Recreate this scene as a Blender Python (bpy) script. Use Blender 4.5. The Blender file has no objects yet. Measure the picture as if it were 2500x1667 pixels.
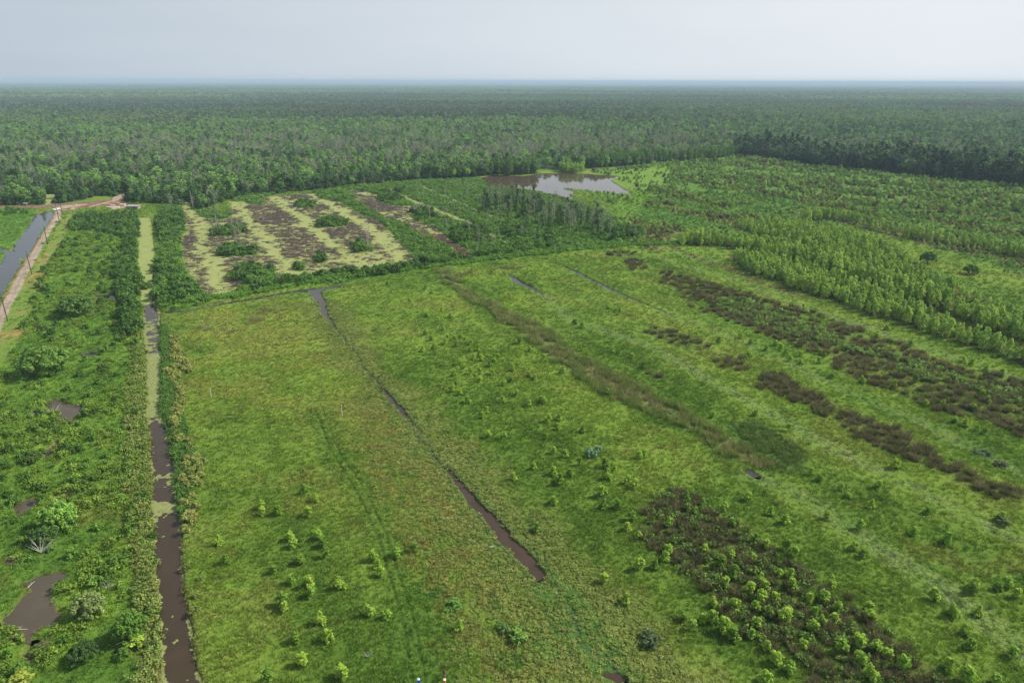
import bpy, bmesh, math, random
import numpy as np
from mathutils import Matrix, Vector
from mathutils.geometry import tessellate_polygon

random.seed(7)
RNG = np.random.default_rng(7)
scene = bpy.context.scene

# ---------------------------------------------------------------- camera
CAM_H = 80.0
PITCH = math.radians(20.85)
ROLL = math.radians(0.17)
FPX, CX, CY = 1667.0, 1250.0, 833.5          # focal length and centre in photograph pixels (2500 x 1667)
camd = bpy.data.cameras.new("camera")
cam = bpy.data.objects.new("camera", camd)
scene.collection.objects.link(cam)
camd.sensor_fit = 'HORIZONTAL'
camd.sensor_width = 36.0
camd.lens = 36.0 * FPX / 2500.0
camd.clip_start = 0.5
camd.clip_end = 120000.0
CAM_M = (Matrix.Translation((0, 0, CAM_H)) @ Matrix.Rotation(math.pi / 2 - PITCH, 4, 'X')
         @ Matrix.Rotation(ROLL, 4, 'Z'))
cam.matrix_world = CAM_M
scene.camera = cam
RC = np.array(CAM_M.to_3x3())

# ---------------------------------------------------------------- sun, sky, exposure
SUN_AZ = math.atan2(1.0, 0.22)     # clockwise from +Y
SUN_EL = math.radians(43)
sl = bpy.data.lights.new("sun", 'SUN')
sl.energy = 3.4
sl.angle = math.radians(2.5)
sl.color = (1.0, 0.955, 0.88)
sun = bpy.data.objects.new("sun", sl)
scene.collection.objects.link(sun)
sd = Vector((math.sin(SUN_AZ) * math.cos(SUN_EL), math.cos(SUN_AZ) * math.cos(SUN_EL), math.sin(SUN_EL)))
sun.rotation_euler = sd.to_track_quat('Z', 'Y').to_euler()

world = bpy.data.worlds.new("World")
scene.world = world
world.use_nodes = True
wt = world.node_tree
wt.nodes.clear()
wo = wt.nodes.new('ShaderNodeOutputWorld')
bg = wt.nodes.new('ShaderNodeBackground')
sky = wt.nodes.new('ShaderNodeTexSky')
sky.sky_type = 'NISHITA'
sky.sun_disc = False
sky.sun_elevation = SUN_EL
sky.sun_rotation = SUN_AZ
sky.air_density = 1.2
sky.dust_density = 4.0
sky.ozone_density = 1.0
sky.altitude = 0
tc = wt.nodes.new('ShaderNodeTexCoord')
mp = wt.nodes.new('ShaderNodeMapping')
mp.inputs['Scale'].default_value = (1.0, 1.0, 5.0)
nz = wt.nodes.new('ShaderNodeTexNoise')
nz.inputs['Scale'].default_value = 1.7
nz.inputs['Detail'].default_value = 5
nz.inputs['Roughness'].default_value = 0.45
rmp = wt.nodes.new('ShaderNodeMapRange')
rmp.inputs['From Min'].default_value = 0.3
rmp.inputs['From Max'].default_value = 0.75
rmp.inputs['To Min'].default_value = 0.16
rmp.inputs['To Max'].default_value = 0.40
# the high veil is thicker and paler towards the sun (east)
sep = wt.nodes.new('ShaderNodeSeparateXYZ')
ev = wt.nodes.new('ShaderNodeMapRange')
ev.inputs['From Min'].default_value = -0.62
ev.inputs['From Max'].default_value = 0.5
ev.inputs['To Min'].default_value = 0.0
ev.inputs['To Max'].default_value = 1.0
veil = wt.nodes.new('ShaderNodeMix'); veil.data_type = 'RGBA'
veil.inputs[6].default_value = (5.6, 6.45, 7.3, 1)
veil.inputs[7].default_value = (8.9, 9.4, 9.9, 1)
mix = wt.nodes.new('ShaderNodeMix'); mix.data_type = 'RGBA'
add = wt.nodes.new('ShaderNodeMath'); add.operation = 'MULTIPLY_ADD'
add.inputs[1].default_value = 0.25
L = wt.links.new
L(tc.outputs['Generated'], mp.inputs[0]); L(mp.outputs[0], nz.inputs['Vector'])
L(nz.outputs[0], rmp.inputs[0])
L(tc.outputs['Generated'], sep.inputs[0]); L(sep.outputs[0], ev.inputs[0])
el_ = wt.nodes.new('ShaderNodeMapRange')
el_.inputs['From Min'].default_value = 0.0; el_.inputs['From Max'].default_value = 0.8
el_.inputs['To Min'].default_value = 0.80; el_.inputs['To Max'].default_value = 0.0
L(sep.outputs[2], el_.inputs[0])
L(el_.outputs[0], add.inputs[0]); add.inputs[1].default_value = 1.0; L(rmp.outputs[0], add.inputs[2])
cn = wt.nodes.new('ShaderNodeTexNoise'); cn.inputs['Scale'].default_value = 2.6; cn.inputs['Detail'].default_value = 6; cn.inputs['Roughness'].default_value = 0.55; cn.inputs['Distortion'].default_value = 0.6
mp2 = wt.nodes.new('ShaderNodeMapping'); mp2.inputs['Scale'].default_value = (0.8, 0.8, 4.5); mp2.inputs['Location'].default_value = (3.1, 1.7, 0.4)
L(tc.outputs['Generated'], mp2.inputs[0]); L(mp2.outputs[0], cn.inputs['Vector'])
cmr = wt.nodes.new('ShaderNodeMapRange'); cmr.inputs['From Min'].default_value = 0.3; cmr.inputs['From Max'].default_value = 0.7; cmr.inputs['To Min'].default_value = -0.07; cmr.inputs['To Max'].default_value = 0.07
L(cn.outputs[0], cmr.inputs[0])
ca_ = wt.nodes.new('ShaderNodeMath'); ca_.operation = 'ADD'; ca_.use_clamp = True
L(ev.outputs[0], ca_.inputs[0]); L(cmr.outputs[0], ca_.inputs[1]); L(ca_.outputs[0], veil.inputs[0])
L(add.outputs[0], mix.inputs[0]); L(sky.outputs[0], mix.inputs[6]); L(veil.outputs[2], mix.inputs[7])
L(mix.outputs[2], bg.inputs[0]); L(bg.outputs[0], wo.inputs[0])
bg.inputs[1].default_value = 0.063
wt.nodes.active = wo
world.cycles.sampling_method = 'MANUAL'
world.cycles.sample_map_resolution = 512

vs = scene.view_settings
vs.view_transform = 'Standard'
vs.look = 'None'
vs.exposure = 0.54
vs.gamma = 1.0
vs.use_curve_mapping = False
cy = scene.cycles
cy.max_bounces = 5
cy.diffuse_bounces = 2
cy.glossy_bounces = 2
cy.transmission_bounces = 2
cy.volume_bounces = 0
cy.transparent_max_bounces = 4
cy.use_adaptive_sampling = True
cy.adaptive_threshold = 0.01
cy.use_denoising = True
cy.denoiser = 'OPENIMAGEDENOISE'
cy.denoising_input_passes = 'RGB_ALBEDO_NORMAL'
cy.denoising_prefilter = 'ACCURATE'
cy.caustics_reflective = False
cy.caustics_refractive = False

# ---------------------------------------------------------------- pixels <-> world
ZO = dict(A=(0, 180, 2.8), B=(800, 180, 2.8), C=(1660, 180, 2.8), D=(0, 640, 2.8), E=(800, 640, 2.8), F=(1660, 640, 2.8),
          G=(0, 1107, 2.8), H=(800, 1107, 2.8), I=(1660, 1107, 2.8), J=(400, 440, 4.704), K=(60, 440, 6.918),
          L=(0, 600, 5.225), M=(1300, 420, 5.88), N=(0, 900, 5.2275), O=(0, 0, 0.9408), Q=(2050, 420, 5.2267))
def src(reg, pts):
    x0, y0, s = ZO[reg]
    a = np.asarray(pts, float).copy()
    a[:, 0] = x0 + a[:, 0] / s
    a[:, 1] = y0 + a[:, 1] / s
    return a
def ground(p, z=0.0):
    p = np.atleast_2d(np.asarray(p, float))
    d = np.stack([p[:, 0] - CX, -(p[:, 1] - CY), -np.full(len(p), FPX)], 1) @ RC.T
    t = (z - CAM_H) / np.minimum(d[:, 2], -1e-4)
    return d[:, :2] * t[:, None]
def W(reg, pts):                       # region pixels -> ground metres
    return ground(src(reg, pts)[:, :2])
def project(X, Y, Z=0.0):
    v = np.stack([X, Y, np.zeros_like(X) + Z - CAM_H], 1) @ RC
    return CX + FPX * v[:, 0] / -v[:, 2], CY - FPX * v[:, 1] / -v[:, 2]
def joinreg(*rp):
    return np.concatenate([W(r, p) for r, p in rp])

def s2l(c):
    c = np.asarray(c, float) / 255.0
    return np.where(c <= 0.04045, c / 12.92, ((c + 0.055) / 1.055) ** 2.4)
KG = 0.86
HAZE_D = 1.15e-4
def alb(c, k=1.0):
    v = s2l(c) / KG * k
    if v[1] > v[0]:                      # leaf greens keep a good share of red
        v[0] = max(v[0], 0.50 * v[1]); v[2] = min(max(v[2], 0.13 * v[1]), 0.55 * v[1])
    return v

# ---------------------------------------------------------------- noise
def _h(ix, iy, seed):
    h = (ix.astype(np.int64) * 374761393 + iy.astype(np.int64) * 668265263 + seed * 1442695041) & 0xffffffff
    h = ((h ^ (h >> 13)) * 1274126177) & 0xffffffff
    return ((h ^ (h >> 16)) & 0xffff).astype(np.float32) / 65535.0
def vn(x, y, seed):
    x0 = np.floor(x); y0 = np.floor(y)
    fx = x - x0; fy = y - y0
    fx = fx * fx * (3 - 2 * fx); fy = fy * fy * (3 - 2 * fy)
    a = _h(x0, y0, seed); b = _h(x0 + 1, y0, seed); c = _h(x0, y0 + 1, seed); d = _h(x0 + 1, y0 + 1, seed)
    return (a * (1 - fx) + b * fx) * (1 - fy) + (c * (1 - fx) + d * fx) * fy
def fbm(x, y, size, seed, octv=3):     # about -1 .. 1
    v = 0; a = 1; t = 0
    f = 1.0 / size
    for i in range(octv):
        v = v + a * vn(x * f + 17.3 * i, y * f - 9.1 * i, seed + i)
        t += a; a *= 0.55; f *= 2.03
    return (v / t - 0.5) * 2.6
def sst(x, a, b):
    t = np.clip((x - a) / (b - a), 0, 1)
    return t * t * (3 - 2 * t)

# ---------------------------------------------------------------- masks
def sd_poly(X, Y, P):
    """signed distance, positive inside"""
    d = np.full(X.shape, 1e9, np.float32); ins = np.zeros(X.shape, bool)
    n = len(P)
    for i in range(n):
        ax, ay = P[i]; bx, by = P[(i + 1) % n]
        ex, ey = bx - ax, by - ay
        t = np.clip(((X - ax) * ex + (Y - ay) * ey) / (ex * ex + ey * ey + 1e-9), 0, 1)
        d = np.minimum(d, (X - ax - t * ex) ** 2 + (Y - ay - t * ey) ** 2)
        if ay != by:
            c = ((ay > Y) != (by > Y)) & (X < ex * (Y - ay) / (by - ay) + ax)
            ins ^= c
    d = np.sqrt(d)
    return np.where(ins, d, -d)
def sd_line(X, Y, P, Wd):
    """width minus distance; Wd = half widths"""
    best = np.full(X.shape, -1e9, np.float32)
    Wd = np.broadcast_to(np.asarray(Wd, float), (len(P),))
    for i in range(len(P) - 1):
        ax, ay = P[i]; bx, by = P[i + 1]
        ex, ey = bx - ax, by - ay
        t = np.clip(((X - ax) * ex + (Y - ay) * ey) / (ex * ex + ey * ey + 1e-9), 0, 1)
        w = Wd[i] * (1 - t) + Wd[i + 1] * t
        best = np.maximum(best, w - np.sqrt((X - ax - t * ex) ** 2 + (Y - ay - t * ey) ** 2))
    return best

# ---------------------------------------------------------------- places traced on the ground
O = 'O'
P = {}
P['road'] = joinreg(('L', [(-330, 1350), (0, 790), (105, 590), (225, 370), (335, 195), (450, 0)]), ('A', [(330, 1040), (375, 960), (392, 915), (418, 915), (418, 985), (350, 1080)]),
                    ('L', [(550, 0), (440, 205), (352, 372), (235, 600), (145, 765), (60, 950), (0, 1085), (-330, 1750)]))
P['lcanal'] = joinreg(('A', [(335, 940), (362, 955), (310, 1030), (250, 1120), (180, 1230), (100, 1350), (0, 1500), (-200, 1800), (-400, 1800), (-200, 1500), (0, 1325), (22, 1290), (45, 1232), (40, 1215), (0, 1212), (-120, 1215), (-120, 1190), (30, 1190), (45, 1214), (85, 1211), (110, 1170), (150, 1110), (190, 1060), (225, 1000), (255, 955)]))
P['dcanal'] = joinreg(('A', [(955, 985), (1012, 985), (1030, 1080), (1042, 1200), (1052, 1400), (1056, 1450), (1000, 1568), (975, 1568), (960, 1400), (955, 1200)]))
P['canal'] = joinreg((O, [(334, 665), (352, 668), (356, 700), (368, 722), (366, 745), (371, 800), (371, 880), (368, 920), (375, 960), (388, 1010), (403, 1070), (404, 1130), (413, 1180), (418, 1250), (422, 1320), (434, 1400), (444, 1470), (464, 1568), (475, 1640), (380, 1640), (372, 1568), (368, 1450), (360, 1350), (355, 1240), (350, 1160), (345, 1080), (340, 1000), (336, 940), (334, 880), (336, 800), (331, 745), (330, 700)]))
P['pond'] = W('B', [(1040, 712), (1130, 695), (1350, 697), (1480, 680), (1700, 680), (1850, 690), (1990, 700), (1925, 730), (1990, 770), (2080, 822), (1900, 810), (1760, 795), (1590, 776), (1700, 808), (1645, 826), (1700, 866), (1560, 832), (1450, 800), (1300, 790), (1150, 782), (1080, 750)])
P['lat'] = (W(O, [(366, 716), (430, 713), (520, 695), (610, 681), (680, 668), (720, 666), (772, 658), (820, 650), (880, 642)]), [1.6, 1.3, 1.5, 1.6, 2.0, 3.2, 1.9, 0.8, 0.5])
P['ch1'] = (W(O, [(722, 668), (738, 690), (746, 720), (768, 752), (800, 790), (830, 832), (868, 880), (900, 920), (925, 940), (955, 980), (985, 1022), (1003, 1052), (1045, 1100), (1066, 1122), (1080, 1150), (1130, 1190), (1160, 1230), (1190, 1260), (1215, 1290), (1240, 1328)]),
             [2.0, 1.5, 1.0, 0.1, -.1, -.2, 0.1, 0.6, 0.6, -.3, -.4, -.1, 0.6, 0.8, 1.0, 1.0, 1.4, 1.3, 1.2, 0.9])
P['ch1b'] = (W(O, [(1240, 1328), (1265, 1360), (1300, 1400), (1335, 1450), (1380, 1510), (1420, 1560), (1450, 1610)]), [2.0, 2.6, 3.2, 3.0, 2.0, 2.0, 2.0])
P['tail'] = (W(O, [(1385, 1545), (1410, 1552), (1430, 1565)]), [0.3, 0.5, 0.6])
P['ch2'] = (W(O, [(1170, 630), (1190, 648), (1215, 658), (1245, 674)]), [0.5, 1.9, 1.3, 0.4])
P['ch3'] = (W(O, [(1298, 612), (1325, 625), (1352, 638), (1385, 655), (1440, 681), (1500, 704), (1530, 716)]), [0.7, 1.0, 0.9, 1.0, 0.9, 0.5, 0.3])
P['puddle'] = (W(O, [(1716, 1078), (1740, 1092)]), [0.9, 0.9])
P['swamp'] = joinreg(('J', [(225, 240), (280, 235), (330, 320), (400, 400), (520, 450), (600, 460), (700, 440), (760, 240), (880, 240), (1000, 250), (1240, 175), (1420, 175), (1700, 150), (1850, 160), (1960, 200), (2100, 300), (2300, 420)]),
                     ('B', [(330, 985), (400, 1060), (500, 1170), (620, 1285), (500, 1310), (300, 1345), (120, 1340)]),
                     ('J', [(2250, 1020), (1900, 1060), (1560, 1125), (1300, 1125), (1240, 1160), (900, 1200), (720, 1308), (520, 1308), (470, 1280), (330, 1100), (215, 960), (220, 800), (240, 560), (210, 350)]))
P['strip2'] = W('B', [(120, 795), (220, 800), (330, 820), (350, 880), (450, 905), (560, 900), (575, 990), (680, 1030), (760, 1075), (840, 1140), (960, 1215), (1000, 1248), (900, 1245), (800, 1175), (700, 1115), (600, 1080), (520, 1020), (420, 1000), (340, 965), (230, 890)])
P['strip3'] = W('B', [(365, 768), (430, 790), (560, 850), (740, 920), (900, 985), (1010, 1030), (1000, 1040), (880, 1000), (730, 940), (560, 870), (420, 810)])
P['strip3b'] = (W('B', [(1070, 1080), (1150, 1120), (1235, 1160)]), [0.8, 0.8, 0.8])
P['strip4'] = (W('B', [(640, 770), (760, 820), (900, 880), (1080, 960), (1190, 1000)]), [1.0] * 5)
P['isl'] = [W('J', p) for p in (
    [(560, 640), (640, 560), (760, 560), (900, 540), (930, 600), (800, 640), (650, 640)],
    [(580, 830), (700, 780), (900, 770), (1060, 820), (1080, 860), (900, 880), (760, 880), (640, 850)],
    [(1500, 290), (1600, 240), (1720, 270), (1740, 310), (1620, 320)],
    [(1740, 540), (1800, 470), (1950, 450), (2130, 500), (2100, 530), (1900, 545)],
    [(740, 1120), (860, 1020), (1080, 1000), (1250, 1050), (1300, 1100), (1200, 1180), (900, 1190)],
    [(2110, 780), (2200, 730), (2352, 740), (2400, 800), (2250, 830)],
    [(1680, 900), (1750, 870), (1850, 900), (1840, 950), (1740, 940)],
    [(1500, 1000), (1560, 980), (1650, 1000), (1600, 1030)])]
P['forest'] = joinreg(('A', [(-3000, 1000), (-600, 960), (0, 905), (310, 893), (330, 830), (400, 830), (390, 888), (500, 870), (700, 830), (880, 800), (900, 870), (1000, 880), (1060, 850), (1230, 900), (1240, 870), (1300, 880), (1390, 930), (1500, 870), (1600, 840), (1750, 830), (1900, 800), (2100, 800), (2352, 775)]),
                      ('B', [(120, 775), (300, 745), (460, 735), (620, 725), (800, 722), (1000, 715), (1060, 700), (1200, 692), (1430, 686), (1440, 655), (1580, 655), (1590, 672), (1750, 668), (1770, 645), (2000, 640), (2352, 602)]),
                      ('C', [(0, 598), (160, 585), (300, 570), (470, 565), (600, 580), (760, 605), (1000, 640), (1300, 670), (1640, 700), (1900, 730), (2352, 775), (3300, 870), (5200, 1060)]),
                      ('C', [(9000, 130), (4000, 88)]), (O, [(1176, 198.5), (-1000, 199)]), ('A', [(-6000, 150)]))
P['rushA'] = W('F', [(0, 90), (200, 130), (420, 200), (700, 290), (900, 340), (1100, 410), (1380, 530), (1650, 620), (1900, 730), (2352, 830), (2700, 920), (2700, 1350), (2352, 1210), (2150, 1130), (1900, 1050), (1650, 980), (1400, 870), (1150, 760), (950, 640), (700, 540), (450, 440), (230, 370), (0, 240), (-60, 160)])
P['rushB'] = W('F', [(560, 780), (650, 760), (740, 790), (900, 900), (1100, 990), (1250, 1050), (1350, 1110), (1560, 1180), (1750, 1290), (1900, 1410), (2050, 1470), (2040, 1510), (1920, 1500), (1800, 1440), (1600, 1370), (1430, 1290), (1290, 1220), (1100, 1110), (950, 1030), (760, 960), (640, 900), (550, 850)])
P['rushC'] = W('I', [(1900, 130), (2060, 180), (2140, 230), (2300, 260), (2500, 360), (2500, 430), (2300, 330), (2100, 270), (1930, 210)])
P['rushD'] = W('F', [(-240, 430), (-60, 470), (100, 540), (280, 640), (450, 680), (510, 720), (400, 740), (280, 720), (200, 630), (80, 590), (-60, 560), (-240, 480)])
P['rushE'] = W('I', [(-180, 300), (-60, 230), (80, 250), (240, 370), (420, 510), (600, 680), (800, 800), (980, 900), (1080, 1020), (1250, 1120), (1400, 1220), (1620, 1370), (1720, 1500), (1850, 1640), (1000, 1640), (860, 1540), (760, 1440), (640, 1350), (440, 1270), (420, 1160), (260, 1080), (240, 960), (100, 860), (-60, 800), (-130, 700), (-240, 600), (-270, 480), (-200, 430)])
P['rushF'] = [W('B', [(1880, 1215), (2050, 1215), (2120, 1230), (2000, 1255), (1890, 1240)]), W('B', [(2030, 1270), (2180, 1280), (2220, 1335), (2120, 1350), (2030, 1320)]), W('B', [(2210, 1370), (2352, 1340), (2352, 1460), (2260, 1430)]),
              W('E', [(2170, 770), (2250, 765), (2310, 820), (2230, 800)])]
P['reed'] = (W(O, [(1010, 622), (1040, 650), (1075, 678), (1098, 690), (1130, 702), (1190, 742), (1250, 780), (1310, 830), (1380, 870), (1450, 905), (1510, 935), (1570, 965), (1620, 990), (1680, 1030), (1720, 1055)]),
              [1.2, 2.0, 2.2, 1.2, 2.6, 3.4, 3.8, 4.4, 4.8, 4.6, 3.6, 2.6, 2.4, 3.4, 2.0])
P['reed2'] = (W(O, [(1040, 632), (1090, 625), (1150, 618), (1210, 613)]), [1.2, 1.6, 1.3, 0.8])
P['reed3'] = [W('D', [(1480, 430), (1520, 395), (1640, 375), (1740, 400), (1700, 440), (1540, 460)]), W('D', [(1360, 450), (1420, 425), (1460, 455), (1400, 480)]), W('D', [(1750, 340), (1830, 310), (1930, 320), (1890, 350)]),
              W('D', [(1490, 490), (1550, 478), (1590, 495), (1530, 508)])]
P['finedark'] = W('F', [(330, 1090), (480, 1060), (640, 1160), (780, 1250), (880, 1320), (860, 1400), (740, 1450), (600, 1400), (500, 1310), (370, 1180)])
P['W1'] = W('C', [(330, 1240), (480, 1230), (700, 1260), (900, 1340), (1150, 1420), (1400, 1480), (1560, 1570), (2000, 1770), (2500, 1950), (2500, 2060), (2350, 1990), (2100, 1900), (1750, 1790), (1500, 1710), (1250, 1640), (1000, 1540), (760, 1470), (480, 1370)])
P['W2'] = W('C', [(0, 1130), (90, 1080), (280, 1120), (480, 1130), (800, 1190), (1100, 1280), (1350, 1380), (1700, 1480), (2000, 1600), (2500, 1760), (2500, 1890), (2352, 1850), (2050, 1740), (1830, 1640), (1570, 1560), (1330, 1460), (1050, 1370), (800, 1300), (560, 1240), (280, 1180), (0, 1180)])
P['W3'] = W('C', [(400, 1010), (620, 1000), (850, 1010), (1100, 1080), (1400, 1150), (1600, 1290), (1700, 1350), (1900, 1470), (2352, 1640), (2352, 1740), (2050, 1600), (1700, 1490), (1350, 1390), (1150, 1300), (850, 1210), (560, 1130), (380, 1060)])
P['W4'] = W('C', [(780, 960), (1080, 950), (1250, 1000), (1450, 1060), (1750, 1100), (2100, 1160), (2500, 1220), (2500, 1290), (2200, 1240), (2000, 1195), (1700, 1150), (1500, 1110), (1300, 1060), (1090, 1000), (860, 1010)])
P['W5'] = joinreg(('B', [(640, 720), (700, 690), (960, 700), (960, 715), (1100, 712), (1430, 690), (1430, 668), (1100, 680), (940, 690), (700, 675)]))
P['NE'] = joinreg(('B', [(1780, 660), (2352, 605)]), ('C', [(0, 600), (470, 568), (1000, 643), (1640, 703), (2352, 778), (3000, 850), (3000, 1500), (2352, 1400), (2000, 1260), (1500, 1120), (1100, 1040), (700, 1080), (300, 1150), (0, 1080)]),
                  ('B', [(2250, 1230), (1980, 1150), (1950, 1000), (1880, 900), (1750, 800), (2150, 830), (1980, 720)]))
P['marsh'] = joinreg(('A', [(410, 1000), (520, 950), (940, 950), (960, 1200), (965, 1500)]), (O, [(328, 660), (328, 740), (332, 880), (336, 1000), (345, 1150), (352, 1300), (364, 1480), (375, 1660), (-200, 1660), (-260, 1000), (0, 840), (30, 770), (80, 660), (110, 560)]))
P['rgrass'] = joinreg(('A', [(345, 1175), (430, 1000), (500, 950), (470, 1060), (410, 1150), (340, 1260), (280, 1400), (240, 1480), (200, 1560)]), ('L', [(400, 700), (260, 960), (220, 1150), (60, 1400), (-60, 1560), (-230, 1560), (-60, 1180), (110, 900), (300, 520)]))
P['mud'] = [W('G', p) for p in (
    [(0, 1200), (40, 1120), (140, 1040), (190, 930), (140, 880), (250, 810), (400, 800), (430, 830), (380, 890), (330, 960), (310, 1030), (380, 1090), (360, 1150), (270, 1190), (240, 1270), (230, 1250), (130, 1250), (60, 1210)],
    [(240, 1270), (360, 1290), (350, 1380), (240, 1390)],
    [(0, 520), (30, 450), (90, 430), (85, 330), (200, 300), (290, 290), (200, 390), (90, 450), (40, 500)],
    [(350, 290), (430, 265), (515, 270), (460, 340), (430, 345)],
    [(20, 740), (60, 670), (130, 670), (120, 740), (80, 760)])]
P['mud2'] = [W('N', p) for p in ([(600, 400), (700, 380), (860, 370), (1050, 460), (1090, 520), (960, 620), (1030, 620), (900, 720), (720, 650), (800, 600), (700, 560)],
                                   [(520, 1040), (640, 940), (720, 870), (800, 950), (700, 1030), (560, 1140)])]
P['wet'] = [W('D', p) for p in ([(700, 80), (770, 70), (790, 90), (720, 100)], [(625, 330), (690, 310), (730, 320), (640, 360)], [(640, 220), (790, 215), (780, 250), (660, 240)], [(540, 630), (690, 600), (680, 630), (560, 645)])]
BZ = {k: 0 for k in P}
P['bank'] = W('K', [(-500, 440), (0, 432), (500, 418), (900, 385), (1450, 330), (1560, 240), (1760, 205), (1800, 245), (1720, 330), (1700, 440), (1900, 450), (1900, 500), (1680, 480), (1420, 500), (1380, 440), (1100, 470), (840, 500), (640, 530), (500, 520), (430, 470), (300, 500), (0, 470), (-500, 475)])
P['sand'] = [W('K', p) for p in ([(590, 445), (820, 428), (1060, 412), (1060, 430), (820, 470), (600, 500), (540, 520), (560, 470)],
              [(1100, 455), (1350, 385), (1480, 360), (1500, 300), (1620, 240), (1750, 215), (1785, 255), (1700, 310), (1560, 350), (1350, 410), (1110, 462)],
              [(1420, 480), (1680, 440), (1690, 480), (1500, 500)], [(800, 480), (900, 480), (850, 500), (780, 520)])]
P['dpond'] = W('K', [(360, 235), (600, 230), (575, 290), (500, 330), (520, 390), (370, 412), (340, 300)])

# ---------------------------------------------------------------- ground grid (one sheet to the horizon)
TH0, TH1, DTH = math.radians(-53), math.radians(53), 0.0016
th_f = np.arange(TH0, TH1, DTH)
th_c = np.linspace(th_f[-1], TH0 + 2 * math.pi, 26)[1:-1]
th = np.concatenate([th_f, th_c])
R0, R1, DR = 48.0, 1300.0, 0.0036
nr = int(math.log(R1 / R0) / DR)
r_f = R0 * np.exp(DR * np.arange(nr))
r_i = np.array([4.0, 15.0, 30.0])
r_o = r_f[-1] * np.exp(np.linspace(0, math.log(60000 / r_f[-1]), 40))[1:]
rr = np.concatenate([r_i, r_f, r_o])
NT, NTF, NR = len(th), len(th_f), len(rr)
TT, RR = np.meshgrid(th, rr)
GX = (RR * np.sin(TT)).astype(np.float32).ravel()
GY = (RR * np.cos(TT)).astype(np.float32).ravel()
far = np.clip(GX * 0 + np.hypot(GX, GY), 60, 1e9)

fd = P['ch1'][0][-1] - P['ch1'][0][2]
fd = fd / np.hypot(*fd)                                    # direction of the furrows
GU = GX * fd[0] + GY * fd[1]; GV = -GX * fd[1] + GY * fd[0]
w1 = fbm(GX, GY, 9.0, 11, 3); w2 = fbm(GX, GY, 9.0, 31, 3)
w3 = fbm(GX, GY, 2.2, 51, 2); w4 = fbm(GX, GY, 2.2, 61, 2)
nA = fbm(GX, GY, 42, 101, 3)
nB = fbm(GX, GY, 12, 111, 3)
nC = fbm(GX, GY, 3.2, 121, 3)
nD = fbm(GX, GY, 1.1, 131, 2)
nS = fbm(GU, GV * 4.5, 60, 141, 3)                         # streaks along the furrows
nX = fbm(GX, GY * 2.2, 20, 151, 3)

col = np.zeros((len(GX), 3), np.float32)
hgt = np.zeros(len(GX), np.float32)
veg = np.ones(len(GX), np.float32)                         # how much grass grows
crk = np.zeros(len(GX), np.float32)
zone = np.zeros(len(GX), np.int8)

def mixc(a, b, n, lo=-0.5, hi=0.5, k=1.0):
    t = sst(n, lo, hi)[:, None]
    return alb(a, k) * (1 - t) + alb(b, k) * t
def mask_of(shape, wa=1.0, soft=0.6, grow=0.0):
    """mask on the grid; shape = polygon array, (line, widths) or a list of them"""
    if isinstance(shape, list):
        m = np.zeros(len(GX), np.float32)
        for s_ in shape:
            m = np.maximum(m, mask_of(s_, wa, soft, grow))
        return m
    pts = shape[0] if isinstance(shape, tuple) else shape
    pad = (float(np.max(shape[1])) if isinstance(shape, tuple) else 0) + abs(grow) + soft + 3 * wa + 2
    lo = pts.min(0) - pad; hi = pts.max(0) + pad
    idx = np.nonzero((GX > lo[0]) & (GX < hi[0]) & (GY > lo[1]) & (GY < hi[1]))[0]
    m = np.zeros(len(GX), np.float32)
    if len(idx) == 0:
        return m
    x = GX[idx] + wa * (w1[idx] + 0.45 * w3[idx]); y = GY[idx] + wa * (w2[idx] + 0.45 * w4[idx])
    d = sd_line(x, y, *shape) if isinstance(shape, tuple) else sd_poly(x, y, shape)
    m[idx] = sst(d + grow, -soft, soft)
    return m
def paint(m, c, k=None):
    global col
    col[:] = col * (1 - m[:, None]) + c * m[:, None]
def setf(f, m, v):
    f[:] = f * (1 - m) + v * m

# grass field
base = mixc((88, 116, 37), (113, 137, 52), 0.7 * nB + 0.9 * nS, -0.8, 0.8)
dk = sst(nC + 0.5 * nD, 0.25, 0.9)
base = base * (1 - 0.13 * dk[:, None])
paint(np.ones(len(GX), np.float32), base)
paint(0.5 * sst(nX + 0.5 * nS + 0.4 * nC, 0.15, 0.8), mixc((116, 128, 58), (124, 130, 62), nC))
# strip between the canal and the first channel: lighter, tan towards its top
SW = joinreg((O, [(395, 730), (600, 690), (715, 680), (790, 800), (880, 930), (940, 1100), (960, 1250), (800, 1250), (720, 1000), (430, 900)]))
m = mask_of(SW, 6, 10)
paint(0.75 * m * sst(nX + nC * 0.5, -0.7, 0.4), mixc((120, 132, 56), (130, 135, 64), nC))
# mats of weed along the first channel
al = (W(O, [(745, 700), (800, 790), (870, 880), (925, 950), (1000, 1050), (1080, 1150), (1160, 1240), (1240, 1330), (1340, 1440), (1440, 1560), (1500, 1640)]), [7, 5, 4.5, 6, 8, 9, 9, 9, 10, 11, 11])
m = mask_of(al, 4.5, 4.5)
setf(crk, m, 1.0); setf(veg, m, 0.25)
paint(0.85 * m, mixc((102, 118, 54), (118, 126, 64), nB + 0.5 * nC))
alo = (W(O, [(840, 930), (900, 1050), (960, 1150), (1010, 1250), (1080, 1360), (1120, 1450), (1180, 1560), (1200, 1640)]), [4, 6, 6, 7, 6, 6, 7, 7])
mo = mask_of(alo, 3.0, 3.0) * sst(nC + nB, -0.6, 0.5)
setf(crk, mo, 1.0)
paint(0.7 * mo, mixc((124, 127, 62), (132, 124, 66), nC))
paint(0.85 * mask_of(alo, 4.0, 3.0, 4.0) * sst(nB + 0.7 * nC, 0.3, 0.8), mixc((78, 118, 44), (90, 124, 50), nC))
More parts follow.
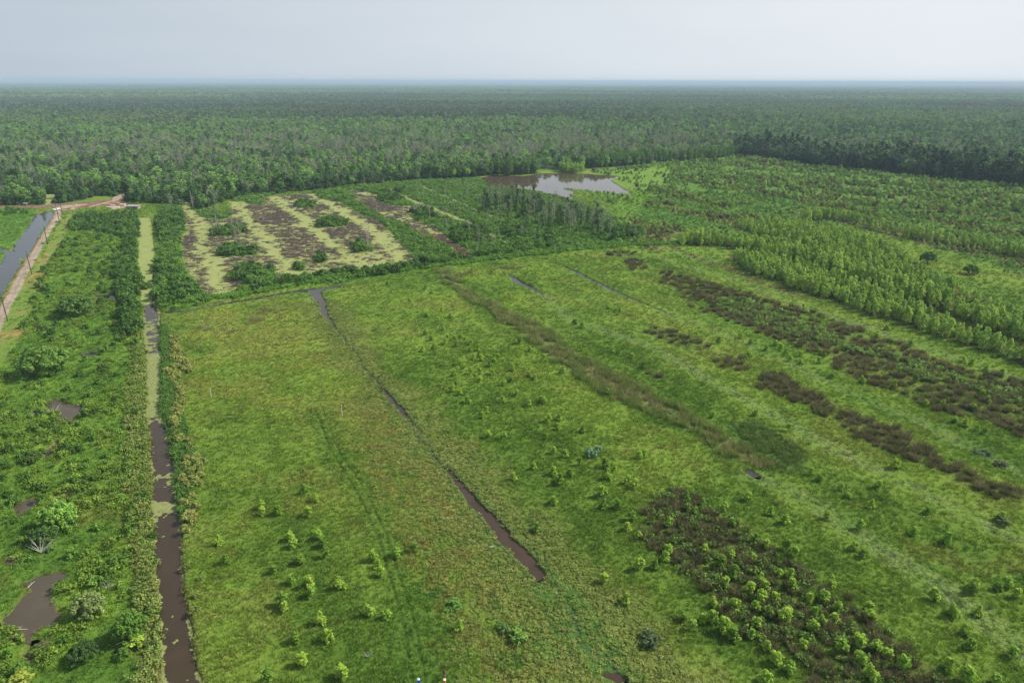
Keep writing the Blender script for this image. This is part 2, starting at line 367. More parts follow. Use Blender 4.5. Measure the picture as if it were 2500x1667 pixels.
# green drowned lower end of the first channel
m = mask_of(P['ch1b'], 1.2, 0.8, 0.8); paint(m, mixc((78, 112, 48), (98, 126, 56), nC, -0.3, 0.7)); setf(crk, m, 0.3); setf(veg, m, 0.4)
m = mask_of((P['ch1b'][0], 0.5), 1.6, 0.5); paint(0.6 * m * sst(nC, -.5, .3), alb((62, 84, 60))[None]); hgt -= 0.15 * m; setf(veg, m, 0.1)
m = mask_of((P['ch1'][0], np.array(P['ch1'][1]) + 1.2), 0.9, 0.6); paint(0.9 * m, mixc((66, 108, 58), (84, 118, 62), nC)); setf(veg, m, 0.5)
m = mask_of((P['ch1'][0], 0.45), 0.9, 0.5); paint(0.65 * m, alb((62, 78, 62))[None]); hgt -= 0.15 * m; setf(veg, m, 0.1)
# lush strip with wheel tracks
ls = W(O, [(735, 950), (775, 1040), (840, 1150), (885, 1250), (915, 1350), (945, 1450), (962, 1568), (975, 1650)])
m = mask_of((ls, 3.4), 1.2, 1.5); paint(0.5 * m, mixc((70, 108, 32), (84, 122, 40), nC)); setf(crk, m, 0)
for off in (-0.9, 0.9):
    m = mask_of((ls + np.array([off, 0]), 0.28), 0.25, 0.25); paint(0.6 * m, alb((44, 76, 28))[None]); hgt -= 0.12 * m; setf(veg, m, 0.4)
# pale bands of low sedge over the old furrows
bands = [(O, [(1240, 672), (1320, 740), (1420, 768), (1500, 800), (1562, 834), (1663, 890), (1780, 958), (1931, 1035), (2066, 1105), (2200, 1176), (2352, 1240), (2480, 1300)], 2.4),
         (O, [(1520, 714), (1562, 733), (1640, 760), (1730, 794), (1847, 854), (1982, 915), (2080, 950), (2166, 995), (2334, 1079), (2480, 1160)], 2.2),
         (O, [(1480, 578), (1562, 609), (1662, 636), (1740, 662), (1814, 693), (1931, 730), (2066, 780), (2200, 826), (2352, 874), (2480, 910)], 2.6),
         (O, [(1740, 1095), (1797, 1115), (1870, 1160), (1931, 1199), (2066, 1290), (2200, 1377), (2352, 1488), (2480, 1580)], 3.0)]
for rg, p_, w_ in bands:
    m = mask_of((W(rg, p_), w_), 1.0, 1.2) * sst(nC + 0.5, -0.6, 0.4)
    paint(0.5 * m, mixc((106, 134, 70), (126, 142, 84), nC)); setf(crk, m, 0.7); setf(veg, m, 0.3); hgt -= 0.1 * m
    m = mask_of((W(rg, p_), 0.45), 1.3, 0.3) * sst(nC, 0.0, 0.4)
    paint(0.6 * m, alb((70, 92, 66))[None])
m = mask_of(W('F', [(0, 100), (300, 300), (800, 560), (1300, 900), (1700, 1100), (2352, 1420), (2352, 1500), (1500, 1150), (900, 800), (400, 560), (0, 350)]), 5, 6)
paint(0.6 * m * sst(nB, -0.6, 0.5), mixc((62, 112, 30), (84, 130, 38), nC))
m = mask_of(W('M', [(1100, 1000), (1700, 950), (2352, 900), (2500, 1300), (1500, 1176)]), 5, 6); paint(0.5 * m, mixc((90, 140, 38), (116, 142, 40), nB))
# dike grass between the field and the swamp
dike = W(O, [(375, 705), (450, 690), (540, 682), (660, 656), (780, 640), (900, 622), (960, 615), (1100, 600), (1230, 583), (1400, 566), (1540, 560)])
m = mask_of((dike, [2.5, 3, 3, 3.5, 4, 4.5, 4.5, 5, 5, 5, 4]), 1.0, 1.2); paint(m, mixc((72, 122, 36), (96, 134, 48), nB)); setf(veg, m, 1); hgt += 0.5 * m
# land between canal and swamp, spoil ridges, wooded part
WD = joinreg(('J', [(200, 240), (215, 350), (240, 560), (215, 960), (330, 1100), (470, 1290), (520, 1400), (250, 1480), (-40, 1480), (-60, 800), (-40, 200)]))
paint(mask_of(WD, 2, 2), mixc((70, 120, 44), (84, 134, 52), nB))
P['nearpond'] = W('B', [(1750, 690), (2352, 625), (2352, 700), (2200, 860), (2100, 1000), (2000, 1130), (1960, 1000), (1880, 900), (1720, 800), (1640, 815), (1590, 775), (1800, 790), (2080, 820), (1960, 740)])
WE = joinreg(('B', [(60, 1450), (600, 1300), (1000, 1290), (1500, 1230), (2050, 1160), (2150, 1100), (1980, 1010), (1700, 880), (1560, 840), (1300, 790), (1050, 720), (800, 725), (300, 748), (100, 780), (-200, 830), (-160, 1400)]))
m = mask_of(WE, 3, 3); paint(m, mixc((72, 112, 44), (98, 136, 54), nB + 0.4 * nC)); setf(veg, m, 1)
# swamp floor
msw = np.maximum(mask_of(P['swamp'], 1.6, 0.8), mask_of([P['strip2'], P['strip3'], P['strip3b'], P['strip4']], 0.8, 0.5, 0.5))
misl = mask_of(P['isl'], 1.4, 1.2)
nM = fbm(GX, GY, 16, 201, 3) + 0.5 * nC
lanes = [(W('J', p_), w_) for p_, w_ in (([(220, 240), (330, 380), (430, 480), (450, 640), (430, 760), (560, 900), (620, 1080), (640, 1290)], 3.0), ([(740, 230), (900, 330), (960, 450), (1080, 560), (1180, 680), (1260, 830), (1380, 960), (1560, 1120)], 3.4),
         ([(1260, 180), (1420, 330), (1600, 420), (1700, 540), (1850, 680), (2050, 800), (2330, 1000)], 3.6), ([(1720, 150), (1900, 260), (2100, 400), (2320, 520), (2450, 620), (2600, 760), (2760, 930)], 3.8))]
lane = mask_of(lanes, 2.0, 1.6)
mudv = sst(0.6 * nM + 0.65 * nD + 0.46 - 1.2 * lane, -0.25, 1.0)
mswg = mask_of([P['swamp'], P['strip2'], P['strip3'], P['strip3b'], P['strip4']], 0.8, 0.5, 1.3)
paint(msw, mixc((116, 108, 86), (140, 134, 92), nC + nD))
setf(veg, msw, 0)
swz = -0.70 + 0.50 * mudv + 0.16 * nD
hgt = hgt * (1 - msw) + swz * msw
m = mask_of(W('B', [(640, 1090), (740, 1090), (860, 1150), (980, 1230), (1000, 1250), (900, 1245), (780, 1170)]), 0.8, 0.6)
paint(m, mixc((138, 88, 60), (126, 100, 66), nC)); hgt = hgt * (1 - m) - 0.18 * m
ridge = [W('B', [(-100, 800), (60, 805), (120, 800), (230, 895), (340, 970), (420, 1005), (520, 1030), (600, 1085), (700, 1120), (790, 1175), (880, 1245), (840, 1290), (640, 1285), (580, 1190), (460, 1080), (380, 1020), (220, 925), (80, 870), (-60, 850)]),
         W('J', [(800, 220), (1000, 170), (1240, 160), (1230, 190), (1150, 200), (1090, 240), (1180, 270), (1020, 290), (960, 240), (820, 240)]),
         W('J', [(380, 350), (500, 350), (620, 370), (700, 330), (800, 400), (640, 470), (540, 440), (400, 400)])]
mr = np.maximum(mask_of(ridge, 1.5, 1.0), misl)
paint(mr, mixc((56, 104, 44), (76, 124, 48), nB)); setf(veg, mr, 1); setf(msw, mr, 0); setf(mswg, mr, 0); hgt = hgt * (1 - mr) + 0.35 * mr
# left marsh
mm = mask_of(P['marsh'], 2, 2)
paint(mm, mixc((84, 118, 32), (114, 142, 48), nB + 0.5 * nC, -0.6, 0.6))
paint(0.5 * mm * sst(nX + 0.6 * nC, 0.35, 0.75), mixc((60, 96, 34), (110, 112, 52), nA)); setf(veg, mm, 1); setf(crk, mm, 0)
hgt += mm * (0.25 * nC + 0.12 * nD)
lb = (W(O, [(322, 745), (318, 800), (315, 900), (318, 1000), (322, 1100), (330, 1250), (338, 1400), (345, 1600)]), [0.8, 1.4, 2.0, 2.4, 2.4, 2.0, 2.0, 2.0])
m = mask_of(lb, 1.5, 1.2); paint(0.8 * m, mixc((108, 126, 56), (122, 120, 62), nC)); paint(0.6 * m * sst(nC, .6, .9), alb((170, 128, 82))[None])
m = mask_of(P['mud'] + P['mud2'] + P['wet'], 1.5, 0.8)
paint(m, mixc((84, 74, 54), (110, 96, 70), nB)); setf(veg, m, 0); setf(msw, m, 0)
hgt = hgt * (1 - m) - 0.75 * m + 0.28 * m * sst(nB, 0.15, 0.6)
mrg = m = mask_of(P['rgrass'], 1.2, 1.0, 1.0); paint(m, mixc((108, 134, 56), (124, 132, 66), nB)); paint(0.55 * m * sst(nC + nB, 0.5, 0.9), alb((176, 142, 92))[None]); setf(veg, m, 0.3)
hgt = hgt * (1 - m)
LG = joinreg(('A', [(-200, 1800), (0, 1500), (100, 1350), (180, 1230), (250, 1120), (310, 1030), (350, 975), (385, 960), (330, 1040), (240, 1150), (120, 1320), (0, 1560), (-60, 1800)]))
m = mask_of(LG, 0.3, 0.6); paint(m, mixc((84, 124, 46), (100, 132, 56), nC)); setf(veg, m, 0.5)
m = mask_of(W('A', [(-600, 1300), (0, 1300), (30, 1260), (45, 1235), (60, 1200), (90, 1190), (180, 1060), (225, 990), (240, 930), (0, 905), (-600, 920)]), 1, 1); paint(m, mixc((66, 118, 38), (86, 134, 46), nB)); setf(veg, m, 1)
# right of the canal: bright water weed, then grass
rb = (W(O, [(372, 750), (384, 800), (386, 870), (388, 930), (400, 980), (416, 1040), (420, 1100), (428, 1180)]), [1.0, 2.0, 2.4, 2.3, 2.3, 2.2, 1.6, 0.8])
m = mask_of(rb, 0.6, 0.5); paint(m, mixc((66, 104, 46), (82, 116, 50), nC)); setf(veg, m, 0.3)
# north-east regrowth
m = mask_of(P['NE'], 4, 4); paint(m, mixc((82, 118, 48), (104, 124, 60), nB + nS))
paint(0.9 * m * sst(nS + 0.4 * nB, -0.1, 0.4), mixc((122, 108, 76), (108, 114, 64), nC))
m = mask_of(P['nearpond'], 3, 3); paint(0.85 * m, mixc((92, 130, 46), (112, 140, 54), nC)); paint(0.6 * m * sst(nB, .3, .7), mixc((112, 104, 72), (104, 116, 60), nC))
for p_, w_ in ((W('Q', [(1250, 440), (1500, 490), (1800, 545), (2100, 590), (2352, 625), (2700, 660)]), 3.5), (W('C', [(850, 850), (1000, 875), (1200, 890)]), 4), (W('C', [(260, 1160), (400, 1210), (560, 1260), (760, 1320), (900, 1370), (1050, 1400), (1200, 1450)]), 2.0),
               (W('C', [(1100, 1010), (1300, 1070), (1500, 1120), (1700, 1165), (2000, 1210), (2352, 1290)]), 2.0), (W('C', [(-60, 1180), (60, 1240), (330, 1330), (560, 1430), (860, 1530)]), 1.5)):
    m = mask_of((p_, w_), 2, 1.5); paint(0.85 * m, mixc((98, 82, 66), (116, 104, 78), nC))
for k_ in ('W1', 'W2', 'W3', 'W4'):
    paint(0.8 * mask_of(P[k_], 2, 2), mixc((74, 92, 46), (88, 84, 56), nB))
# rushes
mrush = mask_of([P['rushA'], P['rushB'], P['rushC'], P['rushD'], P['rushE']] + P['rushF'], 2.2, 1.2) * sst(nB + 0.8 * nC, -0.75, 0.1)
paint(0.62 * mrush, mixc((90, 84, 54), (88, 104, 48), nC)); setf(veg, mrush, 0.5)
m = mask_of(P['reed'], 0.8, 0.8); paint(0.8 * m, mixc((120, 122, 78), (96, 108, 62), nC)); setf(veg, m, 0.3)
m = mask_of(P['finedark'], 1.5, 2.0); paint(0.7 * m, mixc((66, 92, 44), (76, 96, 52), nC))
# forest floor, dark green to paint shade into the gaps between trees
mf = mask_of(P['forest'], 4, 3); paint(mf, mixc((52, 72, 40), (66, 80, 50), nB)); setf(veg, mf, 0.2); setf(msw, mf, 0); setf(crk, mf, 0)
out = np.hypot(GX, GY) > 1250
col[out & (mf < 0.5) & (GY > 0)] = alb((60, 84, 46)) 
# pale crossing bank, track, road
m = mask_of(P['bank'], 0.8, 0.8); paint(m, mixc((112, 90, 72), (132, 110, 88), nC)); hgt = hgt * (1 - m) + 0.5 * m; setf(veg, m, 0)
m = mask_of(P['sand'], 0.6, 0.5); paint(m, mixc((176, 160, 134), (154, 136, 112), nC))
# sunk water bodies
mw = mask_of([P['canal'], P['lat'], P['ch1'], P['ch2'], P['ch3'], P['tail'], P['puddle']], 0.55, 0.4)
mw = np.maximum(mw, mask_of([P['dcanal'], P['pond'], P['lcanal'], P['dpond']], 0.6, 0.8, 0.6))
mw[(mask_of(P['bank'], 0.5, 0.5) > 0.5)] = 0
paint(mw, mixc((88, 72, 56), (70, 60, 46), nC)); setf(veg, mw, 0)
hgt = hgt * (1 - mw) - 0.9 * mw
ring = np.maximum(mask_of([P['canal'], P['ch1']], 0.55, 0.4, 0.6), mask_of(P['pond'], 0.7, 1.0, 1.5)) * (1 - mw)
paint(0.7 * ring, mixc((112, 118, 62), (96, 92, 60), nC, -0.2, 0.6))
# road
m = mask_of(P['road'], 0.12, 0.3)
paint(m, mixc((170, 156, 138), (154, 140, 124), nC))
rcl = W('L', [(-200, 1270), (10, 930), (190, 600), (290, 375), (395, 190), (500, 10)]); rcl2 = W('A', [(120, 1440), (230, 1240), (320, 1080), (385, 960), (405, 925)])
m2 = mask_of((np.concatenate([rcl, rcl2[2:]]), 0.45), 0.15, 0.3) * m; paint(0.6 * m2, alb((140, 122, 108))[None])
lft = W('L', [(-330, 1345), (0, 785), (105, 585), (225, 365), (335, 190), (450, -5)]); lft = np.concatenate([lft, W('A', [(330, 1038), (378, 950)])])
m3 = mask_of((lft, 0.35), 0.25, 0.3); paint(0.8 * m3, alb((150, 112, 80))[None])
setf(veg, np.maximum(m, m3), 0); hgt = hgt * (1 - m) + 0.12 * m; setf(msw, m, 0)
# small relief of the sward
lod = np.clip(1.0 - (far - 900) / 400, 0, 1)
hgt += lod * (1 - msw) * (1 - mw) * veg * (0.09 * nC + 0.08 * nD * (far < 260))
hgt[far < 47] = 0

zone_w = (mw > 0.4)
gm = bpy.data.meshes.new("ground")
nv = NR * NT + 1
co = np.zeros((nv, 3), np.float32)
co[:-1, 0] = GX; co[:-1, 1] = GY; co[:-1, 2] = hgt
gm.vertices.add(nv)
gm.vertices.foreach_set('co', co.ravel())
ii, jj = np.meshgrid(np.arange(NR - 1), np.arange(NT), indexing='ij')
j2 = (jj + 1) % NT
quads = np.stack([ii * NT + jj, (ii + 1) * NT + jj, (ii + 1) * NT + j2, ii * NT + j2], -1).reshape(-1, 4)
a_ = np.arange(NT); tris = np.stack([np.full(NT, nv - 1), a_, (a_ + 1) % NT], -1)
nq = len(quads)
gm.loops.add(nq * 4 + NT * 3)
gm.loops.foreach_set('vertex_index', np.concatenate([quads[:, ::-1].ravel(), tris[:, ::-1].ravel()]).astype(np.int32))
gm.polygons.add(nq + NT)
gm.polygons.foreach_set('loop_start', np.concatenate([np.arange(nq) * 4, nq * 4 + np.arange(NT) * 3]).astype(np.int32))
gm.polygons.foreach_set('use_smooth', np.ones(nq + NT, bool))
gm.update(calc_edges=True)
ca = gm.attributes.new('col', 'FLOAT_COLOR', 'POINT')
c4 = np.ones((nv, 4), np.float32); c4[:-1, :3] = np.clip(col, 0, 1); c4[-1, :3] = alb((86, 120, 46))
ca.data.foreach_set('color', c4.ravel())
fa = gm.attributes.new('crack', 'FLOAT', 'POINT')
c1 = np.zeros(nv, np.float32); c1[:-1] = crk; fa.data.foreach_set('value', c1)
gob = bpy.data.objects.new("ground", gm)
scene.collection.objects.link(gob)
gob['kind'] = 'structure'

def gidx(x, y):
    t = np.arctan2(x, y); r = np.hypot(x, y)
    j = np.clip(np.round((t - TH0) / DTH).astype(int), 0, NTF - 1)
    i = np.clip(np.round(np.log(np.maximum(r, 1) / R0) / DR).astype(int), 0, nr - 1) + len(r_i)
    return i * NT + j

# ---------------------------------------------------------------- materials
def new_mat(name):
    m_ = bpy.data.materials.new(name); m_.use_nodes = True
    t = m_.node_tree; t.nodes.clear()
    o_ = t.nodes.new('ShaderNodeOutputMaterial'); b = t.nodes.new('ShaderNodeBsdfPrincipled')
    t.links.new(b.outputs[0], o_.inputs[0])
    return m_, t, b
def N(t, k, **kw):
    n = t.nodes.new(k)
    for a, v in kw.items():
        if a.startswith('i_'):
            n.inputs[a[2:].replace('_', ' ')].default_value = v
        else:
            setattr(n, a, v)
    return n
def simple(name, rgb, rough=0.8, var=0.25, scale=3.0, metal=0.0, spec=0.3):
    m_, t, b = new_mat(name)
    tcn = N(t, 'ShaderNodeTexCoord'); n1 = N(t, 'ShaderNodeTexNoise', i_Scale=scale, i_Detail=4.0)
    t.links.new(tcn.outputs['Object'], n1.inputs['Vector'])
    r = N(t, 'ShaderNodeMapRange'); r.inputs['To Min'].default_value = 1 - var; r.inputs['To Max'].default_value = 1 + var
    t.links.new(n1.outputs[0], r.inputs[0])
    mu = N(t, 'ShaderNodeVectorMath', operation='SCALE'); mu.inputs[0].default_value = rgb[:3]
    t.links.new(r.outputs[0], mu.inputs['Scale']); t.links.new(mu.outputs[0], b.inputs['Base Color'])
    b.inputs['Roughness'].default_value = rough; b.inputs['Metallic'].default_value = metal
    b.inputs['Specular IOR Level'].default_value = spec
    return m_

gmat, t, b = new_mat("ground_vegetation")
at = N(t, 'ShaderNodeAttribute', attribute_name='col')
ak = N(t, 'ShaderNodeAttribute', attribute_name='crack')
ge = N(t, 'ShaderNodeNewGeometry')
n1 = N(t, 'ShaderNodeTexNoise', i_Scale=1.6, i_Detail=6.0, i_Roughness=0.75)
n2 = N(t, 'ShaderNodeTexNoise', i_Scale=0.35, i_Detail=4.0)
vo = N(t, 'ShaderNodeTexVoronoi', feature='DISTANCE_TO_EDGE', i_Scale=0.75)
wn = N(t, 'ShaderNodeTexNoise', i_Scale=1.3, i_Detail=3.0)
wm = N(t, 'ShaderNodeVectorMath', operation='MULTIPLY_ADD'); wm.inputs[1].default_value = (1.6, 1.6, 1.6)
for n_ in (n1, n2, wn):
    t.links.new(ge.outputs['Position'], n_.inputs['Vector'])
t.links.new(wn.outputs['Color'], wm.inputs[0]); t.links.new(ge.outputs['Position'], wm.inputs[2]); t.links.new(wm.outputs[0], vo.inputs['Vector'])
r1 = N(t, 'ShaderNodeMapRange'); r1.inputs['From Min'].default_value = .3; r1.inputs['From Max'].default_value = .7; r1.inputs['To Min'].default_value = .62; r1.inputs['To Max'].default_value = 1.34
r2 = N(t, 'ShaderNodeMapRange'); r2.inputs['From Min'].default_value = .3; r2.inputs['From Max'].default_value = .7; r2.inputs['To Min'].default_value = .86; r2.inputs['To Max'].default_value = 1.12
rv = N(t, 'ShaderNodeMapRange', interpolation_type='SMOOTHSTEP'); rv.inputs['From Min'].default_value = 0; rv.inputs['From Max'].default_value = .13; rv.inputs['To Min'].default_value = .45; rv.inputs['To Max'].default_value = 1.04
cm = N(t, 'ShaderNodeMix', data_type='FLOAT'); cm.inputs[2].default_value = 1.0
t.links.new(n1.outputs[0], r1.inputs[0]); t.links.new(n2.outputs[0], r2.inputs[0]); t.links.new(vo.outputs[0], rv.inputs[0])
t.links.new(ak.outputs['Fac'], cm.inputs[0]); t.links.new(rv.outputs[0], cm.inputs[3])
m1 = N(t, 'ShaderNodeMath', operation='MULTIPLY'); m2_ = N(t, 'ShaderNodeMath', operation='MULTIPLY')
t.links.new(r1.outputs[0], m1.inputs[0]); t.links.new(r2.outputs[0], m1.inputs[1]); t.links.new(m1.outputs[0], m2_.inputs[0]); t.links.new(cm.outputs[0], m2_.inputs[1])
sc_ = N(t, 'ShaderNodeVectorMath', operation='SCALE'); t.links.new(at.outputs['Color'], sc_.inputs[0]); t.links.new(m2_.outputs[0], sc_.inputs['Scale'])
t.links.new(sc_.outputs[0], b.inputs['Base Color'])
bp = N(t, 'ShaderNodeBump'); bp.inputs['Strength'].default_value = 0.8; bp.inputs['Distance'].default_value = 0.5
t.links.new(m2_.outputs[0], bp.inputs['Height']); t.links.new(bp.outputs[0], b.inputs['Normal'])
b.inputs['Roughness'].default_value = 0.95; b.inputs['Specular IOR Level'].default_value = 0.08
gm.materials.append(gmat)

def leaf_mat(name, mode):
    """leaf colour comes from the plant: obj.color for single plants, the 'tint' of a clump in a stand"""
    m_, t, b = new_mat(name)
    if mode == 'obj':
        s_ = N(t, 'ShaderNodeObjectInfo').outputs['Color']
    else:
        s_ = N(t, 'ShaderNodeAttribute', attribute_name='tint', attribute_type='INSTANCER').outputs['Color']
    lv = N(t, 'ShaderNodeAttribute', attribute_name='leaf')
    mu = N(t, 'ShaderNodeVectorMath', operation='SCALE'); t.links.new(s_, mu.inputs[0]); t.links.new(lv.outputs['Fac'], mu.inputs['Scale'])
    t.links.new(mu.outputs[0], b.inputs['Base Color'])
    b.inputs['Roughness'].default_value = 0.7; b.inputs['Specular IOR Level'].default_value = 0.2
    tr = N(t, 'ShaderNodeBsdfTranslucent'); t.links.new(mu.outputs[0], tr.inputs[0])
    ms = N(t, 'ShaderNodeMixShader'); ms.inputs[0].default_value = 0.28
    o_ = [n for n in t.nodes if n.type == 'OUTPUT_MATERIAL'][0]
    t.links.new(b.outputs[0], ms.inputs[1]); t.links.new(tr.outputs[0], ms.inputs[2]); t.links.new(ms.outputs[0], o_.inputs[0])
    return m_
M_leaf_o = leaf_mat("foliage", 'obj')
M_leaf_i = leaf_mat("foliage_stand", 'inst')
M_bark = simple("bark", (0.16, 0.13, 0.10), 0.9, 0.3)
M_grey = simple("weathered_wood", (0.36, 0.33, 0.29), 0.9, 0.3)
M_pale = simple("bleached_bark", (0.50, 0.47, 0.42), 0.85, 0.2)
M_dead = simple("wet_dead_wood", (0.13, 0.105, 0.085), 0.9, 0.5, 1.0)

# ---------------------------------------------------------------- water
def water_mat(name, rgb, rough=0.06, bump=0.02):
    m_, t, b = new_mat(name)
    b.inputs['Roughness'].default_value = rough; b.inputs['IOR'].default_value = 1.33; b.inputs['Specular IOR Level'].default_value = 0.5
    ge = N(t, 'ShaderNodeNewGeometry'); n1 = N(t, 'ShaderNodeTexNoise', i_Scale=0.25, i_Detail=4.0); n2 = N(t, 'ShaderNodeTexNoise', i_Scale=1.5, i_Detail=3.0)
    t.links.new(ge.outputs['Position'], n1.inputs['Vector']); t.links.new(ge.outputs['Position'], n2.inputs['Vector'])
    r = N(t, 'ShaderNodeMapRange'); r.inputs['To Min'].default_value = .75; r.inputs['To Max'].default_value = 1.25
    mu = N(t, 'ShaderNodeVectorMath', operation='SCALE'); mu.inputs[0].default_value = rgb
    t.links.new(n1.outputs[0], r.inputs[0]); t.links.new(r.outputs[0], mu.inputs['Scale']); t.links.new(mu.outputs[0], b.inputs['Base Color'])
    bp = N(t, 'ShaderNodeBump'); bp.inputs['Strength'].default_value = bump; bp.inputs['Distance'].default_value = 0.1
    t.links.new(n2.outputs[0], bp.inputs['Height']); t.links.new(bp.outputs[0], b.inputs['Normal'])
    return m_
M_brown = water_mat("muddy_water", (0.052, 0.037, 0.021))
M_red = water_mat("silty_red_water", (0.060, 0.040, 0.026))
M_blue = water_mat("still_water", (0.045, 0.045, 0.042))
M_pond = water_mat("pond_water", (0.085, 0.062, 0.042), 0.04, 0.03)
M_tea = water_mat("marsh_water", (0.035, 0.028, 0.018), 0.12)
M_mud = water_mat("wet_mud_water", (0.085, 0.068, 0.045), 0.25)

def offset_poly(P_, d):
    n = len(P_); A = 0.5 * np.sum(P_[:, 0] * np.roll(P_[:, 1], -1) - np.roll(P_[:, 0], -1) * P_[:, 1])
    e = np.roll(P_, -1, 0) - P_; e = e / (np.hypot(e[:, 0], e[:, 1])[:, None] + 1e-9)
    nn = np.stack([e[:, 1], -e[:, 0]], 1) * (1 if A > 0 else -1)
    v = nn + np.roll(nn, 1, 0); v = v / (np.hypot(v[:, 0], v[:, 1])[:, None] + 0.35)
    return P_ + v * d * 1.2
def mesh_obj(name, V, F, mat=None, parent=None, link=True):
    me = bpy.data.meshes.new(name)
    me.from_pydata([tuple(v) for v in V], [], [tuple(f) for f in F]); me.update()
    if mat is not None:
        for q in (mat if isinstance(mat, (list, tuple)) else [mat]):
            me.materials.append(q)
    o = bpy.data.objects.new(name, me)
    if link:
        scene.collection.objects.link(o)
    if parent is not None:
        o.parent = parent
    return o
def sheet(name, shape, mat, z=-0.35, grow=2.5, kind='structure'):
    if isinstance(shape, tuple):
        p, w = shape; w = np.maximum(np.broadcast_to(np.asarray(w, float), (len(p),)), .3) + grow
        d = np.gradient(p, axis=0); d = d / np.hypot(d[:, 0], d[:, 1])[:, None]; nn = np.stack([-d[:, 1], d[:, 0]], 1)
        V = [(*(p[i] + s * nn[i] * w[i]), z) for i in range(len(p)) for s in (-1, 1)]
        F = [(2 * i, 2 * i + 2, 2 * i + 3, 2 * i + 1) for i in range(len(p) - 1)]
    else:
        q = offset_poly(np.asarray(shape), grow); V = [(x, y, z) for x, y in q]
        F = tessellate_polygon([[Vector(v) for v in V]])
    o = mesh_obj(name, V, F, mat)
    bm = bmesh.new(); bm.from_mesh(o.data)
    for f in bm.faces:
        f.normal_update()
        if f.normal.z < 0:
            f.normal_flip()
    bm.to_mesh(o.data); bm.free()
    if kind:
        o['kind'] = kind
    return o
sheet("canal_water", P['canal'], M_brown)
sheet("roadside_canal_water", P['lcanal'], M_blue, grow=2.0)
sheet("ditch_water", P['lat'], M_blue, z=-0.36, grow=1.0)
sheet("channel_water", P['ch1'], M_red, z=-0.37, grow=1.0)
sheet("channel_water", P['tail'], M_red, grow=1.0)
sheet("ditch_water", P['ch2'], M_blue, grow=1.0)
sheet("ditch_water", P['ch3'], M_blue, grow=1.0)
sheet("puddle_water", P['puddle'], M_blue, grow=1.0)
sheet("pond_water", P['pond'], M_pond, grow=4.0)
for i_, p_ in enumerate(P['mud'] + P['mud2'] + P['wet']):
    sheet("marsh_pool_water", p_, M_blue if i_ >= 7 else M_mud, z=-0.45, grow=1.5)
# wide lake behind the forest, towards the horizon
sheet("lake_water", (np.array([[-9000, 16500], [-2000, 14500], [4000, 15500], [9000, 17500], [20000, 26000.]]), [300, 2400, 2400, 2000, 300]), M_blue, z=1.0, grow=0)

# duckweed: flat floating leaves on the swamp and canals
dmat, t, b = new_mat("duckweed")
ge = N(t, 'ShaderNodeNewGeometry'); na = N(t, 'ShaderNodeTexNoise', i_Scale=0.20, i_Detail=8.0, i_Roughness=0.75); nb = N(t, 'ShaderNodeTexNoise', i_Scale=1.2, i_Detail=5.0, i_Roughness=0.7)
t.links.new(ge.outputs['Position'], na.inputs['Vector']); t.links.new(ge.outputs['Position'], nb.inputs['Vector'])
cr = N(t, 'ShaderNodeValToRGB'); el = cr.color_ramp.elements
el[0].position = .30; el[0].color = (*alb((108, 122, 60)), 1); el[1].position = .7; el[1].color = (*alb((138, 122, 88)), 1)
e_ = el.new(.47); e_.color = (*alb((138, 150, 84)), 1); e_ = el.new(.58); e_.color = (*alb((140, 140, 88)), 1)
r = N(t, 'ShaderNodeMapRange'); r.inputs['From Min'].default_value = .3; r.inputs['From Max'].default_value = .7; r.inputs['To Min'].default_value = .78; r.inputs['To Max'].default_value = 1.14
mu = N(t, 'ShaderNodeVectorMath', operation='SCALE')
t.links.new(na.outputs[0], cr.inputs[0]); t.links.new(nb.outputs[0], r.inputs[0]); t.links.new(cr.outputs[0], mu.inputs[0]); t.links.new(r.outputs[0], mu.inputs['Scale'])
t.links.new(mu.outputs[0], b.inputs['Base Color']); b.inputs['Roughness'].default_value = 0.8; b.inputs['Specular IOR Level'].default_value = 0.2
for shp, g_ in ((P['swamp'], 3), (P['strip2'], 2), (P['strip3'], 1.5), (P['strip3b'], 1), (P['strip4'], 1)):
    o = sheet("duckweed", shp, dmat, z=-0.30, grow=g_, kind='stuff')
    o['label'] = "yellow-green duckweed floating over the swamp water"
dcol = M_duck2 = dmat.copy(); dcol.name = "canal_duckweed"
el = [n for n in dcol.node_tree.nodes if n.type == 'VALTORGB'][0].color_ramp.elements
for e_, c_ in zip(el, ((116, 130, 68), (130, 142, 80), (138, 146, 86), (134, 138, 84))):
    e_.color = (*alb(c_), 1)
sheet("canal_duckweed", P['dcanal'], dcol, z=-0.28, grow=2, kind='stuff')
sheet("pond_duckweed", P['dpond'], dcol, z=-0.28, grow=2, kind='stuff')
